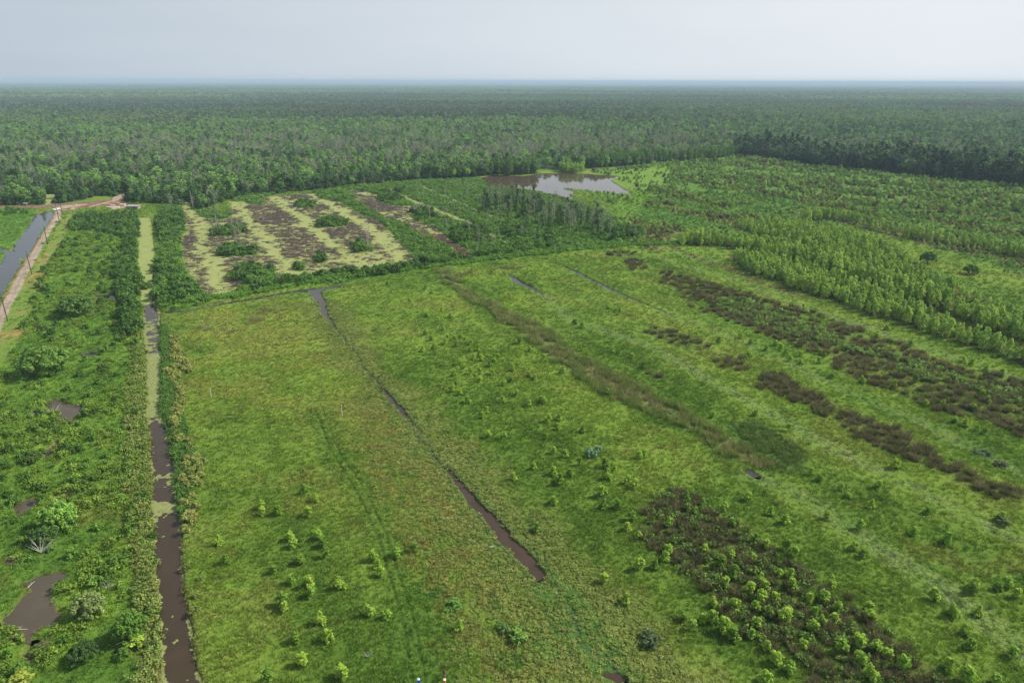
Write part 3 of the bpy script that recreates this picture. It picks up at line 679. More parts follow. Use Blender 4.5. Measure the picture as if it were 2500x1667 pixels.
# ragged floating mats on the canal: cells kept where weed is dense
def mats(name, shape, cell, fn, mat, z, seed):
    lo = shape.min(0); hi = shape.max(0)
    xs = np.arange(lo[0], hi[0], cell); ys = np.arange(lo[1], hi[1], cell)
    X, Y = [a.ravel() for a in np.meshgrid(xs, ys)]
    s_ = sd_poly(X, Y, shape)
    keep = (s_ > -0.5) & (fn(X, Y, s_) > 0)
    X = X[keep]; Y = Y[keep]; n = len(X)
    rg = np.random.default_rng(seed)
    q = np.array([[-.55, -.55], [.55, -.55], [.55, .55], [-.55, .55]]) * cell
    V = np.zeros((n, 4, 3)); V[:, :, 0] = X[:, None] + q[:, 0] + rg.normal(0, .22 * cell, (n, 4)); V[:, :, 1] = Y[:, None] + q[:, 1] + rg.normal(0, .22 * cell, (n, 4))
    V[:, :, 2] = z + rg.uniform(0, .02, (n, 1))
    me = bpy.data.meshes.new(name); me.vertices.add(n * 4); me.vertices.foreach_set('co', V.astype(np.float32).ravel())
    me.loops.add(n * 4); me.loops.foreach_set('vertex_index', np.arange(n * 4, dtype=np.int32)); me.polygons.add(n); me.polygons.foreach_set('loop_start', np.arange(n, dtype=np.int32) * 4)
    me.update(calc_edges=True); me.materials.append(mat)
    o = bpy.data.objects.new(name, me); scene.collection.objects.link(o); o['kind'] = 'stuff'
    return o
cpt = lambda v: ground([[370, v / 0.9408]])[0][1]
Ya, Yb = cpt(920), cpt(820); Yc, Yd = cpt(800), cpt(735)
Ye, Yf = cpt(965), cpt(935); Yg, Yh = cpt(1098), cpt(1085); Yi, Yj = cpt(1178), cpt(1155)
def f_can(X, Y, s_):
    n_ = fbm(X, Y, 1.6, 301, 4); big = fbm(X, Y, 6, 311, 2); Y = Y + 2.2 * fbm(X, Y, 2.5, 321, 3)
    dens = -0.75 + 0 * X
    for a_, b_, k_ in ((Ya, Yb, 2.1), (Yc, Yd, .75), (Ye, Yf, .9), (Yg, Yh, 1.0), (Yi, Yj, 1.35)):
        dens = dens + k_ * np.exp(-(np.abs(Y - .5 * (a_ + b_)) / (.62 * (b_ - a_) + .3)) ** 4)
    edge = np.clip(1 - s_ / 0.9, 0, 1) * 0.95
    return n_ + dens + edge + 0.3 * big - 0.1
weed = simple("floating_weed", tuple(alb((126, 134, 80))), 0.8, 0.25, 0.8)
mats("floating_weed_mats", P['canal'], 0.22, f_can, weed, -0.33, 5)
reddish = simple("litter", tuple(alb((120, 92, 66))), 0.8)
# ================================================================ plant prototypes
def nrm(v):
    return v / (np.linalg.norm(v, axis=-1, keepdims=True) + 1e-9)
def leaf_arrays(clumps, per, size, seed, flat=1.0, up=0.25, asp=1.5, shell=0.45):
    rg = np.random.default_rng(seed)
    C = np.array([c[:3] for c in clumps], float); Rr = np.array([c[3] for c in clumps], float)
    n = len(C) * per
    ci = np.repeat(np.arange(len(C)), per)
    d = nrm(rg.normal(size=(n, 3)))
    rad = Rr[ci] * (shell + (1 - shell) * rg.random(n) ** 0.6)
    p = C[ci] + d * rad[:, None] * np.array([1, 1, flat])
    nn = nrm(d * 0.8 + rg.normal(size=(n, 3)) * 0.55 + np.array([0, 0, up]))
    tv = nrm(np.cross(nn, rg.normal(size=(n, 3)))); bv = np.cross(nn, tv)
    s = size * rg.uniform(0.6, 1.25, n)[:, None]
    V = np.stack([p - tv * s * asp * .5, p + bv * s * .42, p + tv * s * asp * .5, p - bv * s * .42], 1)
    shade = (0.86 + 0.28 * rg.random(len(C)))[ci] * (0.8 + 0.4 * rg.random(n))
    return V.reshape(-1, 3), np.repeat(shade, 4)
def blades(n, rad, h, w, seed, lean=0.5, spread=1.0):
    rg = np.random.default_rng(seed)
    a = rg.uniform(0, 2 * math.pi, n); r = rad * np.sqrt(rg.random(n))
    bx, by = r * np.cos(a), r * np.sin(a)
    hh = h * rg.uniform(0.55, 1.1, n); ln = lean * rg.uniform(0.2, 1.2, n) * hh
    b = rg.uniform(0, 2 * math.pi, n)
    oa = a + rg.normal(0, 0.7, n)
    tx, ty = bx + ln * np.cos(oa) * spread, by + ln * np.sin(oa) * spread
    wx, wy = np.cos(b) * w * .5, np.sin(b) * w * .5
    z = np.zeros(n)
    V = np.stack([np.stack([bx - wx, by - wy, z], 1), np.stack([bx + wx, by + wy, z], 1), np.stack([tx + wx * .5, ty + wy * .5, hh], 1), np.stack([tx - wx * .5, ty - wy * .5, hh * .96], 1)], 1)
    return V.reshape(-1, 3), np.repeat(0.75 + 0.5 * rg.random(n), 4)
def quadmesh(name, V, shade, mat):
    n = len(V) // 4
    me = bpy.data.meshes.new(name)
    me.vertices.add(n * 4); me.vertices.foreach_set('co', V.astype(np.float32).ravel())
    me.loops.add(n * 4); me.loops.foreach_set('vertex_index', np.arange(n * 4, dtype=np.int32))
    me.polygons.add(n); me.polygons.foreach_set('loop_start', np.arange(n, dtype=np.int32) * 4)
    me.update(calc_edges=True)
    a = me.attributes.new('leaf', 'FLOAT', 'POINT'); a.data.foreach_set('value', shade.astype(np.float32))
    me.materials.append(mat)
    return me
def tubes(paths, sides=5):
    """paths: list of (points, radii) -> vertices, faces"""
    V, F = [], []
    for pts, rad in paths:
        pts = np.asarray(pts, float); base = len(V)
        for i, p in enumerate(pts):
            d = pts[min(i + 1, len(pts) - 1)] - pts[max(i - 1, 0)]
            d = d / (np.linalg.norm(d) + 1e-9)
            u = np.cross(d, [0.31, 0.9, 0.2]); u /= np.linalg.norm(u) + 1e-9; v = np.cross(d, u)
            for k in range(sides):
                a = 2 * math.pi * k / sides
                V.append(p + (u * math.cos(a) + v * math.sin(a)) * rad[i])
        for i in range(len(pts) - 1):
            for k in range(sides):
                a0 = base + i * sides + k; a1 = base + i * sides + (k + 1) % sides
                F.append((a0, a1, a1 + sides, a0 + sides))
        F.append(tuple(base + (len(pts) - 1) * sides + k for k in range(sides)))
    return V, F
def tubemesh(name, paths, mat, sides=5):
    V, F = tubes(paths, sides)
    me = bpy.data.meshes.new(name); me.from_pydata([tuple(v) for v in V], [], F); me.update(); me.materials.append(mat)
    for p in me.polygons:
        p.use_smooth = True
    return me
def limb(rg, p0, d, L_, r0, n=4, wob=0.12, grav=0.0):
    pts = [np.array(p0, float)]; d = np.array(d, float); d /= np.linalg.norm(d)
    for i in range(n):
        d = d + rg.normal(0, wob, 3) + np.array([0, 0, grav]); d /= np.linalg.norm(d)
        pts.append(pts[-1] + d * L_ / n)
    return pts, [r0 * (1 - 0.8 * i / n) for i in range(n + 1)]
def clumps_in(rg, n, prof, h0, h1, r, cr):
    """clump centres in a crown of radius r*prof(t), t = 0..1 from h0 to h1"""
    out = []
    for i in range(n):
        t = rg.random(); a = rg.uniform(0, 2 * math.pi); q = r * prof(t) * math.sqrt(rg.random()) * 0.95
        out.append((q * math.cos(a), q * math.sin(a), h0 + (h1 - h0) * t, cr * rg.uniform(0.65, 1.25) * (0.55 + 0.45 * prof(t))))
    return out
PR = {}                 # kind -> list of variants; a variant is a list of (part name, mesh)
def reg(kind, *parts):
    PR.setdefault(kind, []).append(list(parts))
for v in range(5):      # young cypress saplings, loose feathery cones
    rg = np.random.default_rng(100 + v)
    cl = clumps_in(rg, 24, lambda t: (1 - 0.6 * t) * min(1, 2.6 * t + .75), 0.2, 2.3, 1.0, 0.42)
    Vv, S_ = leaf_arrays(cl, 34, 0.27, v, shell=0.35)
    reg('sapling', ('trunk', tubemesh('trunk', [limb(rg, (0, 0, -.1), (0.02, 0, 1), 2.5, .05)] + [limb(rg, (0, 0, .5 + .35 * k), (math.cos(k * 2.4), math.sin(k * 2.4), .6), .6, .02, 2) for k in range(5)], M_bark, 4)), ('crown', quadmesh('crown', Vv, S_, M_leaf_o)))
for v in range(5):      # round shrubs, about 2 m
    rg = np.random.default_rng(200 + v)
    cl = clumps_in(rg, 22, lambda t: math.sqrt(max(0, 1 - (t * 1.02 - 0.25) ** 2 * 1.7)), 0.25, 1.8, 1.15, 0.48)
    Vv, S_ = leaf_arrays(cl, 26, 0.30, 20 + v, shell=0.4)
    reg('shrub', ('stem', tubemesh('stem', [limb(rg, (0, 0, -.1), (math.cos(k), math.sin(k), 1.3), 1.5, .035) for k in np.arange(0, 6.2, 1.3)], M_bark, 4)), ('foliage', quadmesh('foliage', Vv, S_, M_leaf_o)))
for v in range(4):      # sprawling grey willow, about 10 m across for scale 1
    rg = np.random.default_rng(300 + v)
    cl = []
    for k in range(90):
        a = rg.uniform(0, 6.283); q = 4.6 * math.sqrt(rg.random()); top = 6.6 * math.sqrt(max(0.05, 1 - (q / 5.4) ** 2))
        cl.append((q * math.cos(a), q * math.sin(a), top * (0.35 + 0.65 * rg.random() ** .5), rg.uniform(.45, 1.0)))
    Vv, S_ = leaf_arrays(cl, 70, 0.46, 40 + v, up=0.35, shell=0.35)
    reg('bigwillow', ('trunk', tubemesh('trunk', [limb(rg, (0, 0, -.1), (math.cos(k * 1.1), math.sin(k * 1.1), 1.1), 6.0, .16, 5) for k in range(6)], M_bark, 5)), ('crown', quadmesh('crown', Vv, S_, M_leaf_o)))
for v in range(6):      # young willows of the planted rows
    rg = np.random.default_rng(400 + v)
    cl = clumps_in(rg, 30, lambda t: (1 - 0.8 * max(0, t - .45)) * min(1, 1.6 * t + .45), 0.7, 6.6, 1.25, 0.50)
    cl += [(rg.normal(0, .35), rg.normal(0, .35), 6.4 + .25 * k, .32) for k in range(4)]
    Vv, S_ = leaf_arrays(cl, 34, 0.29, 60 + v, flat=1.5, up=.3, asp=1.8, shell=.35)
    reg('willow', ('trunk', tubemesh('trunk', [limb(rg, (0, 0, -.1), (.05 * k - .1, .1 * rg.normal(), 1), 5.8, .07, 4) for k in range(3)], M_bark, 4)), ('crown', quadmesh('crown', Vv, S_, M_leaf_o)))
def forest_var(v, n, prof, h0, h1, r, cr, per, ls, tr, mat=M_bark):
    rg = np.random.default_rng(500 + v)
    cl = clumps_in(rg, n, prof, h0, h1, r, cr)
    Vv, S_ = leaf_arrays(cl, per, ls, 80 + v, flat=.8, up=.3, shell=.4)
    H_ = h1 * .92
    paths = [limb(rg, (0, 0, -.2), (.04 * rg.normal(), .04 * rg.normal(), 1), H_, tr, 5, .04)]
    for k in range(7):
        z = H_ * rg.uniform(.4, .85); a = rg.uniform(0, 6.28)
        paths.append(limb(rg, (0, 0, z), (math.cos(a), math.sin(a), .8), r * rg.uniform(.7, 1.1), tr * .35, 3))
    return ('trunk', tubemesh('trunk', paths, mat, 5)), ('crown', quadmesh('crown', Vv, S_, M_leaf_o))
for v in range(4):
    reg('broad', *forest_var(v, 34, lambda t: math.sqrt(max(0, 1 - (t - .4) ** 2 * 2.6)), 5.5, 15.5, 3.9, 1.45, 19, 1.05, .26))
for v in range(3):
    reg('narrow', *forest_var(10 + v, 34, lambda t: (1 - .72 * t), 4.5, 18.5, 3.0, 1.2, 18, .90, .28))
for v in range(4):      # thin, half bare greyish trees
    a_, b_ = forest_var(20 + v, 15, lambda t: .45 + .5 * t, 6, 16, 2.7, .95, 12, .50, .22, M_grey)
    rg = np.random.default_rng(77 + v)
    paths = [limb(rg, (0, 0, -.2), (.05, 0, 1), 16, .20, 6, .04)]
    for k in range(16):
        z = 16 * rg.uniform(.35, .95); a = rg.uniform(0, 6.28); L_ = rg.uniform(1.5, 3.8)
        q = limb(rg, (0, 0, z), (math.cos(a), math.sin(a), 1.3), L_, .085, 3, .18); paths.append(q)
        paths.append(limb(rg, q[0][2], (math.cos(a + 1), math.sin(a + 1), 1), L_ * .6, .05, 2, .2))
    reg('sparse', ('trunk', tubemesh('trunk', paths, M_grey, 4)), b_)
for v in range(5):      # bare dead trees
    rg = np.random.default_rng(900 + v)
    H_ = 9.0
    paths = [limb(rg, (0, 0, -.4), (.06 * rg.normal(), .06 * rg.normal(), 1), H_, .20, 6, .05)]
    nb_ = (2, 4, 9, 12, 6)[v]
    for k in range(nb_):
        z = H_ * rg.uniform(.4, .92); a = rg.uniform(0, 6.28); L_ = rg.uniform(1.0, 3.2)
        q = limb(rg, (0, 0, z), (math.cos(a), math.sin(a), .9), L_, .07, 3, .2); paths.append(q)
        if v > 1:
            paths.append(limb(rg, q[0][2], (math.cos(a + 1), math.sin(a + 1), .8), L_ * .6, .04, 2, .2))
    reg('snag', ('trunk', tubemesh('trunk', paths, M_grey, 5)))
for v in range(3):      # fallen leafless brush: bleached branches
    rg = np.random.default_rng(940 + v)
    reg('brush', ('branches', tubemesh('branches', [limb(rg, (0, 0, .1), (math.cos(a), math.sin(a) * .5 - .1, .75), rg.uniform(2.2, 3.6), .05, 5, .12, -.05) for a in np.linspace(.2, 2.9, 16)], M_pale, 4)))
for v in range(4):      # brown rush tussocks
    Vv, S_ = blades(120, .42, 1.15, .05, 30 + v, .55)
    Vb, Sb = blades(60, .55, .7, .07, 35 + v, .9)
    reg('tussock', ('rush_tussock', quadmesh('rush_tussock', np.concatenate([Vv, Vb]), np.concatenate([S_, Sb * .7]), M_leaf_o)))
for v in range(5):      # logs
    rg = np.random.default_rng(970 + v)
    p_ = limb(rg, (-2.4, 0, .08), (1, .05 * rg.normal(), .0), 4.8, .26, 5, .05)
    pa = [p_]
    for k in range((0, 1, 2, 3, 1)[v]):
        q = p_[0][rg.integers(1, 4)]; pa.append(limb(rg, q, (rg.normal(), rg.normal(), .35), 1.2, .06, 3, .15))
    reg('log', ('fallen_log', tubemesh('fallen_log', pa, M_dead, 6)))
for v in range(4):
    rg = np.random.default_rng(990 + v)
    reg('stump', ('stump', tubemesh('stump', [limb(rg, (0, 0, -.4), (.08 * rg.normal(), .08 * rg.normal(), 1), 1.7, .13, 4, .05)] + ([limb(rg, (0, 0, .7), (rg.normal(), rg.normal(), .6), .6, .05, 2)] if v > 1 else []), M_dead, 6)))
# -------- versions for stands: merged mesh, tinted per clump, in objects that are only instanced
def swap_mat(me):
    me = me.copy()
    for i, m_ in enumerate(me.materials):
        if m_ == M_leaf_o:
            me.materials[i] = M_leaf_i
    return me
def merged(kind):
    out = []
    for k, parts in enumerate(PR[kind]):
        bm = bmesh.new(); mats = []
        for pn, me in parts:
            n0 = len(bm.faces); bm.from_mesh(me); bm.faces.ensure_lookup_table()
            mt = M_leaf_i if me.materials[0] == M_leaf_o else me.materials[0]
            if mt not in mats:
                mats.append(mt)
            for f in bm.faces[n0:]:
                f.material_index = mats.index(mt)
        me2 = bpy.data.meshes.new(kind + "_clump"); bm.to_mesh(me2); bm.free()
        for m_ in mats:
            me2.materials.append(m_)
        out.append(bpy.data.objects.new(kind + "_clump", me2))
    return out
def inst_only(name, V, S_, mat=None):
    return bpy.data.objects.new(name, quadmesh(name, V, S_, mat or M_leaf_i))
SP = {k: merged(k) for k in ('shrub', 'willow', 'broad', 'narrow', 'sparse', 'tussock', 'log', 'stump', 'snag')}
SP['tuft'] = [inst_only('grass_tuft', *blades(22, .30, .42, .075, 60 + v, .7)) for v in range(5)]
SP['reed'] = [inst_only('reed_clump', *blades(60, .7, 1.9, .06, 70 + v, .28)) for v in range(4)]
hv = []
for v in range(4):
    rg = np.random.default_rng(1200 + v)
    hv.append(inst_only('herb_clump', *leaf_arrays([(rg.normal(0, .45), rg.normal(0, .45), .35 + .3 * rg.random(), .38) for k in range(7)], 14, .26, 90 + v, shell=.3)))
SP['herb'] = hv
stv = []
for v in range(3):
    rg = np.random.default_rng(1300 + v); pa = []
    for k in range(16):
        a = rg.normal(0, .55); L_ = rg.uniform(1.0, 3.2)
        pa.append(limb(rg, (rg.uniform(-2, 1), rg.uniform(-1.6, 1.6), rg.uniform(.0, .25)), (math.cos(a), math.sin(a), rg.normal(0, .06)), L_, rg.uniform(.05, .12), 2, .12))
    stv.append(bpy.data.objects.new('driftwood', tubemesh('driftwood', pa, M_dead, 4)))
SP['sticks'] = stv
# far canopy: wide, low-poly crowns
fv = []
for v in range(4):
    rg = np.random.default_rng(1400 + v)
    cl = clumps_in(rg, 26, lambda t: 1 - .45 * t, 8, 17, 7.5, 2.4)
    fv.append(inst_only('far_crowns', *leaf_arrays(cl, 9, 2.6, 150 + v, flat=.7, shell=.5)))
SP['far'] = fv

def gn_group(name, objs):
    ng = bpy.data.node_groups.new(name, 'GeometryNodeTree')
    ng.interface.new_socket('Geometry', in_out='INPUT', socket_type='NodeSocketGeometry')
    ng.interface.new_socket('Geometry', in_out='OUTPUT', socket_type='NodeSocketGeometry')
    gi = ng.nodes.new('NodeGroupInput'); go = ng.nodes.new('NodeGroupOutput')
    iop = ng.nodes.new('GeometryNodeInstanceOnPoints'); jn = ng.nodes.new('GeometryNodeJoinGeometry')
    for o in objs:
        oi = ng.nodes.new('GeometryNodeObjectInfo'); oi.inputs['Object'].default_value = o; oi.inputs['As Instance'].default_value = True
        ng.links.new(oi.outputs['Geometry'], jn.inputs[0])
    ng.links.new(gi.outputs[0], iop.inputs['Points']); ng.links.new(jn.outputs[0], iop.inputs['Instance'])
    iop.inputs['Pick Instance'].default_value = True
    for nm, ty, so in (('vari', 'INT', 'Instance Index'), ('scl', 'FLOAT_VECTOR', 'Scale'), ('rot', 'FLOAT_VECTOR', 'Rotation')):
        na_ = ng.nodes.new('GeometryNodeInputNamedAttribute'); na_.data_type = ty; na_.inputs[0].default_value = nm
        if nm == 'rot':
            er = ng.nodes.new('FunctionNodeEulerToRotation'); ng.links.new(na_.outputs[0], er.inputs[0]); ng.links.new(er.outputs[0], iop.inputs['Rotation'])
        else:
            ng.links.new(na_.outputs[0], iop.inputs[so])
    ng.links.new(iop.outputs[0], go.inputs[0])
    return ng
def stand(name, label, pts, scl, rot, tint, vari, objs):
    """one uncountable mass: a cloud of clumps"""
    n = len(pts)
    if n == 0:
        return None
    me = bpy.data.meshes.new(name); me.vertices.add(n); me.vertices.foreach_set('co', np.asarray(pts, np.float32).ravel())
    a = me.attributes.new('scl', 'FLOAT_VECTOR', 'POINT'); a.data.foreach_set('vector', np.asarray(scl, np.float32).ravel())
    a = me.attributes.new('rot', 'FLOAT_VECTOR', 'POINT'); a.data.foreach_set('vector', np.asarray(rot, np.float32).ravel())
    a = me.attributes.new('vari', 'INT', 'POINT'); a.data.foreach_set('value', np.asarray(vari, np.int32))
    a = me.attributes.new('tint', 'FLOAT_COLOR', 'POINT'); c = np.ones((n, 4), np.float32); c[:, :3] = np.clip(tint, 0, 1); a.data.foreach_set('color', c.ravel())
    o = bpy.data.objects.new(name, me); scene.collection.objects.link(o)
    md = o.modifiers.new('scatter', 'NODES'); md.node_group = gn_group(name, objs)
    o['kind'] = 'stuff'
    if label:
        o['label'] = label
    return o
def height_at(x, y):
    return hgt[gidx(x, y)]
def in_frame(x, y, m=30, z=0.0):
    px, py = project(x, y, z)
    return (px > -m) & (px < 2500 + m) & (py < 1667 + m) & (y > 0)

# ================================================================ stands of grass, herbs, reeds
def jitter_pts(r0, r1, spacing, seed, tmax=0.86):
    rg = np.random.default_rng(seed)
    X = np.arange(-r1, r1, spacing); Y = np.arange(0, r1, spacing)
    X, Y = [a.ravel() for a in np.meshgrid(X, Y)]
    r = np.hypot(X, Y); k = (r > r0) & (r < r1) & (np.abs(np.arctan2(X, Y)) < tmax)
    X = X[k]; Y = Y[k]
    return X + rg.uniform(-.5, .5, len(X)) * spacing, Y + rg.uniform(-.5, .5, len(X)) * spacing, rg
KT = 1.3
gp = []
for (a0, a1, sp_, s_) in ((74, 130, .62, 1.0), (130, 210, .85, 1.35), (210, 330, 1.35, 1.9), (330, 560, 2.3, 2.6)):
    x, y, rg = jitter_pts(a0, a1, sp_, int(a0))
    i = gidx(x, y); k = (rg.random(len(x)) < veg[i] * (0.55 + 0.45 * sst(nC[i], -.6, .5))) & (mw[i] < .3) & (msw[i] < .5) & (mf[i] < .5)
    x, y, i = x[k], y[k], i[k]
    s = s_ * rg.uniform(.7, 1.3, len(x)) * (0.9 + .18 * np.clip(nC[i], -1, 1))
    gp.append((x, y, hgt[i], s, s * rg.uniform(.7, 1.2, len(x)) * (.8 if s_ > 1.6 else 1), col[i] * KT * (1 + .16 * rg.normal(size=(len(x), 1)))))
G_ = [np.concatenate([g[k] for g in gp]) for k in range(6)]
n = len(G_[0])
stand("grass", "knee-high green grass covering the whole field", np.stack(G_[:3], 1), np.stack([G_[3], G_[3], G_[4]], 1), np.stack([np.zeros(n), np.zeros(n), RNG.uniform(0, 6.28, n)], 1), G_[5], RNG.integers(0, 5, n), SP['tuft'])
def in_shape(x, y, s_):
    if isinstance(s_, list):
        m = np.zeros(len(x), bool)
        for q in s_:
            m |= in_shape(x, y, q)
        return m
    return (sd_line(x, y, *s_) if isinstance(s_, tuple) else sd_poly(x, y, s_)) > 0
def fill(shape, sp_, seed, warp=1.5, lean=False, h=0.0):
    """jittered points inside a traced shape; h: plants of this height must fit into its outline"""
    allp = np.concatenate([q[0] if isinstance(q, tuple) else q for q in (shape if isinstance(shape, list) else [shape])])
    pad = max([float(np.max(q[1])) if isinstance(q, tuple) else 0 for q in (shape if isinstance(shape, list) else [shape])])
    lo = allp.min(0) - pad; hi = allp.max(0) + pad
    rg = np.random.default_rng(seed)
    X, Y = [a.ravel() for a in np.meshgrid(np.arange(lo[0], hi[0], sp_), np.arange(lo[1], hi[1], sp_))]
    X = X + rg.uniform(-.5, .5, len(X)) * sp_; Y = Y + rg.uniform(-.5, .5, len(X)) * sp_
    wx = warp * fbm(X, Y, 7, seed, 2); wy = warp * fbm(X, Y, 7, seed + 50, 2)
    k = in_shape(X + wx, Y + wy, shape)
    if h:
        f = CAM_H / (CAM_H - h); k &= in_shape(X * f, Y * f, shape)
    k &= (np.abs(np.arctan2(X, Y)) < 0.86) & (Y > 20)
    return X[k], Y[k], rg
def tint_mix(c1, c2, t, k=1.0, jit=0.12, rg=RNG):
    t = np.clip(t, 0, 1)[:, None]
    return (alb(c1) * (1 - t) + alb(c2) * t) * k * (1 + jit * rg.normal(size=(len(t), 1)))
KL = 1.38
def mass(name, label, shape, sp_, proto, s0, s1, c1, c2, seed, keep=1.0, warp=1.5, k=KL, zs=1.0, thr=None):
    x, y, rg = fill(shape, sp_, seed, warp)
    i = gidx(x, y); q = rg.random(len(x)) < keep
    q &= (mw[i] < .35) & (mswg[i] < .4) & (veg[i] > .12) & (mrg[i] < .5)
    if thr is not None:
        q &= (nB[i] + .5 * nC[i]) > thr
    x, y, i = x[q], y[q], i[q]; n = len(x)
    s = rg.uniform(s0, s1, n); z_ = s * zs * rg.uniform(.8, 1.2, n)
    return stand(name, label, np.stack([x, y, hgt[i]], 1), np.stack([s, s, z_], 1), np.stack([0 * x, 0 * x, rg.uniform(0, 6.28, n)], 1), tint_mix(c1, c2, .5 + .5 * nC[i] + .3 * rg.normal(size=n), k), rg.integers(0, len(SP[proto]), n), SP[proto])
rl = P['reed'][0]; rw = np.array(P['reed'][1]); rd_ = np.gradient(rl, axis=0); rd_ = rd_ / np.hypot(rd_[:, 0], rd_[:, 1])[:, None]; rn_ = np.stack([-rd_[:, 1], rd_[:, 0]], 1)
mass("reeds", "tan dry reeds along the middle of the reed belt", [P['reed'], P['reed2']] + P['reed3'], .9, 'reed', .6, 1.0, (150, 148, 100), (118, 120, 72), 11, k=1.15, keep=.6, warp=3.5, thr=-.12, zs=.75)
mass("reeds", "green reeds along both edges of the reed belt", [(rl + rn_ * rw[:, None] * .85, rw * .42), (rl - rn_ * rw[:, None] * .85, rw * .42)], .8, 'reed', .7, 1.1, (100, 120, 56), (124, 138, 74), 111, k=1.15, keep=.7, warp=3.5, thr=-.3, zs=.8)
mass("herbs", "low leafy herbs along the canal banks", [rb], .7, 'herb', .7, 1.1, (68, 102, 40), (84, 116, 48), 12, warp=.3)
mass("herbs", "tall weeds on the ridges between the duckweed strips", ridge + P['isl'] + [WD, WE], 1.9, 'herb', .9, 2.3, (66, 104, 44), (100, 132, 54), 13, keep=.75, thr=-.45)
mass("herbs", "rank weeds of the marsh left of the canal", P['marsh'], 1.25, 'herb', .6, 1.5, (72, 98, 34), (110, 134, 50), 14, keep=.55, thr=.1)
mass("herbs", "fine dark herbs beside the end of the reed belt", P['finedark'], .9, 'tuft', 1.2, 1.9, (84, 104, 48), (98, 116, 54), 15, k=1.2, keep=.6, warp=4, thr=-.5)
mass("weed_mat", "matted weeds along the muddy channel", [al, alo], .8, 'herb', .38, .72, (104, 120, 56), (124, 132, 68), 16, zs=.5, warp=5, keep=.6)
mass("herbs", "green weeds among the brown rushes in the foreground", P['rushE'], 1.5, 'herb', .7, 1.3, (82, 108, 46), (104, 128, 58), 17, keep=.6)
mass("dike_herbs", "bright green growth along the low dike", (dike, [2, 2.5, 2.5, 3, 3.5, 4, 4, 4, 4, 4, 3]), 1.1, 'herb', .8, 1.5, (66, 118, 40), (92, 136, 50), 18)
mass("bank_herbs", "grassy herbs on the canal's left bank", lb, 1.0, 'herb', .7, 1.3, (98, 120, 54), (118, 128, 66), 19)
# regrowth thicket in the north-east, thousands of young trees
x, y, rg = fill(P['NE'], 2.7, 21, 4)
i = gidx(x, y); dn = nB[i] + .8 * nS[i] + .3 * nC[i]
q = (rg.random(len(x)) < .25 + .75 * sst(dn, -1.0, .4)) & (mf[i] < .5) & (mw[i] < .3)
WS = {k: P[k] for k in ('W1', 'W2', 'W3', 'W4')}
q &= ~in_shape(x, y, list(WS.values()))
np_ = in_shape(x, y, P['nearpond']); q &= ~np_ | (rg.random(len(x)) < .30)
q &= (rg.random(len(x)) < .35 + .65 * sst(dn, -.35, .45))
x, y, i = x[q], y[q], i[q]; n = len(x); rr_ = np.hypot(x, y)
s = rg.uniform(.8, 1.6, n) * (0.9 + .5 * sst(dn[q], 0, 1)); far_ = sst(rr_, 380, 620)
s *= .55 + .32 * far_
br = rg.random(n) < .05 + .3 * sst(nS[i] + .4 * nB[i], 0, .5)
tn = tint_mix((94, 128, 54), (136, 158, 80), .5 + .6 * nC[i] + .3 * rg.normal(size=n), KL); tn[br] = alb((108, 110, 70)) * 1.15
stand("young_thicket", "dense regrowth of knee to head high bushes", np.stack([x, y, hgt[i]], 1), np.stack([s * .85, s * .85, s * rg.uniform(.8, 1.4, n)], 1), np.stack([0 * x, 0 * x, rg.uniform(0, 6.28, n)], 1), tn, rg.integers(0, 5, n), SP['shrub'])
# ================================================================ countable things
ORD = "zeroth first second third fourth fifth sixth seventh eighth ninth tenth eleventh twelfth thirteenth fourteenth fifteenth sixteenth seventeenth eighteenth nineteenth twentieth".split()
TENS = {2: "twenty", 3: "thirty", 4: "forty", 5: "fifty"}
def ordw(n):
    if n <= 20:
        return ORD[n]
    return TENS[n // 10] + ("-" + ORD[n % 10] if n % 10 else "") if n % 10 else {2: "twentieth", 3: "thirtieth", 4: "fortieth", 5: "fiftieth"}[n // 10]
def link(o):
    scene.collection.objects.link(o)
def put(kind, vi, x, y, z, s, rz, tint, name, sz=None, tilt=(0, 0)):
    parts = PR[kind][vi % len(PR[kind])]
    sc3 = (s, s, s if sz is None else sz)
    if len(parts) == 1:
        r = bpy.data.objects.new(name, parts[0][1]); link(r)
        r.color = (*tint, 1)
    else:
        r = bpy.data.objects.new(name, None); r.empty_display_size = .3; link(r)
        for pn, me in parts:
            c = bpy.data.objects.new(pn, me); c.parent = r; c.color = (*tint, 1); link(c)
    r.location = (x, y, z); r.rotation_euler = (tilt[0], tilt[1], rz); r.scale = sc3
    return r
items = {}
def add_item(kind, proto, x, y, s, tint, zone, vi=None, sz=None, name=None, cat=None, group=None, adj='', z=0.0, fixed=None, tilt=(0, 0), rz=None, size=None):
    items.setdefault(kind, []).append(dict(proto=proto, x=float(x), y=float(y), s=float(s), tint=tuple(float(min(max(c, 0), 1)) for c in tint), zone=zone, vi=int(RNG.integers(0, 99)) if vi is None else vi,
                                           sz=sz, name=name, cat=cat, group=group, adj=adj, z=z, fixed=fixed, tilt=tilt, rz=float(RNG.uniform(0, 6.28)) if rz is None else rz, size=size or s))
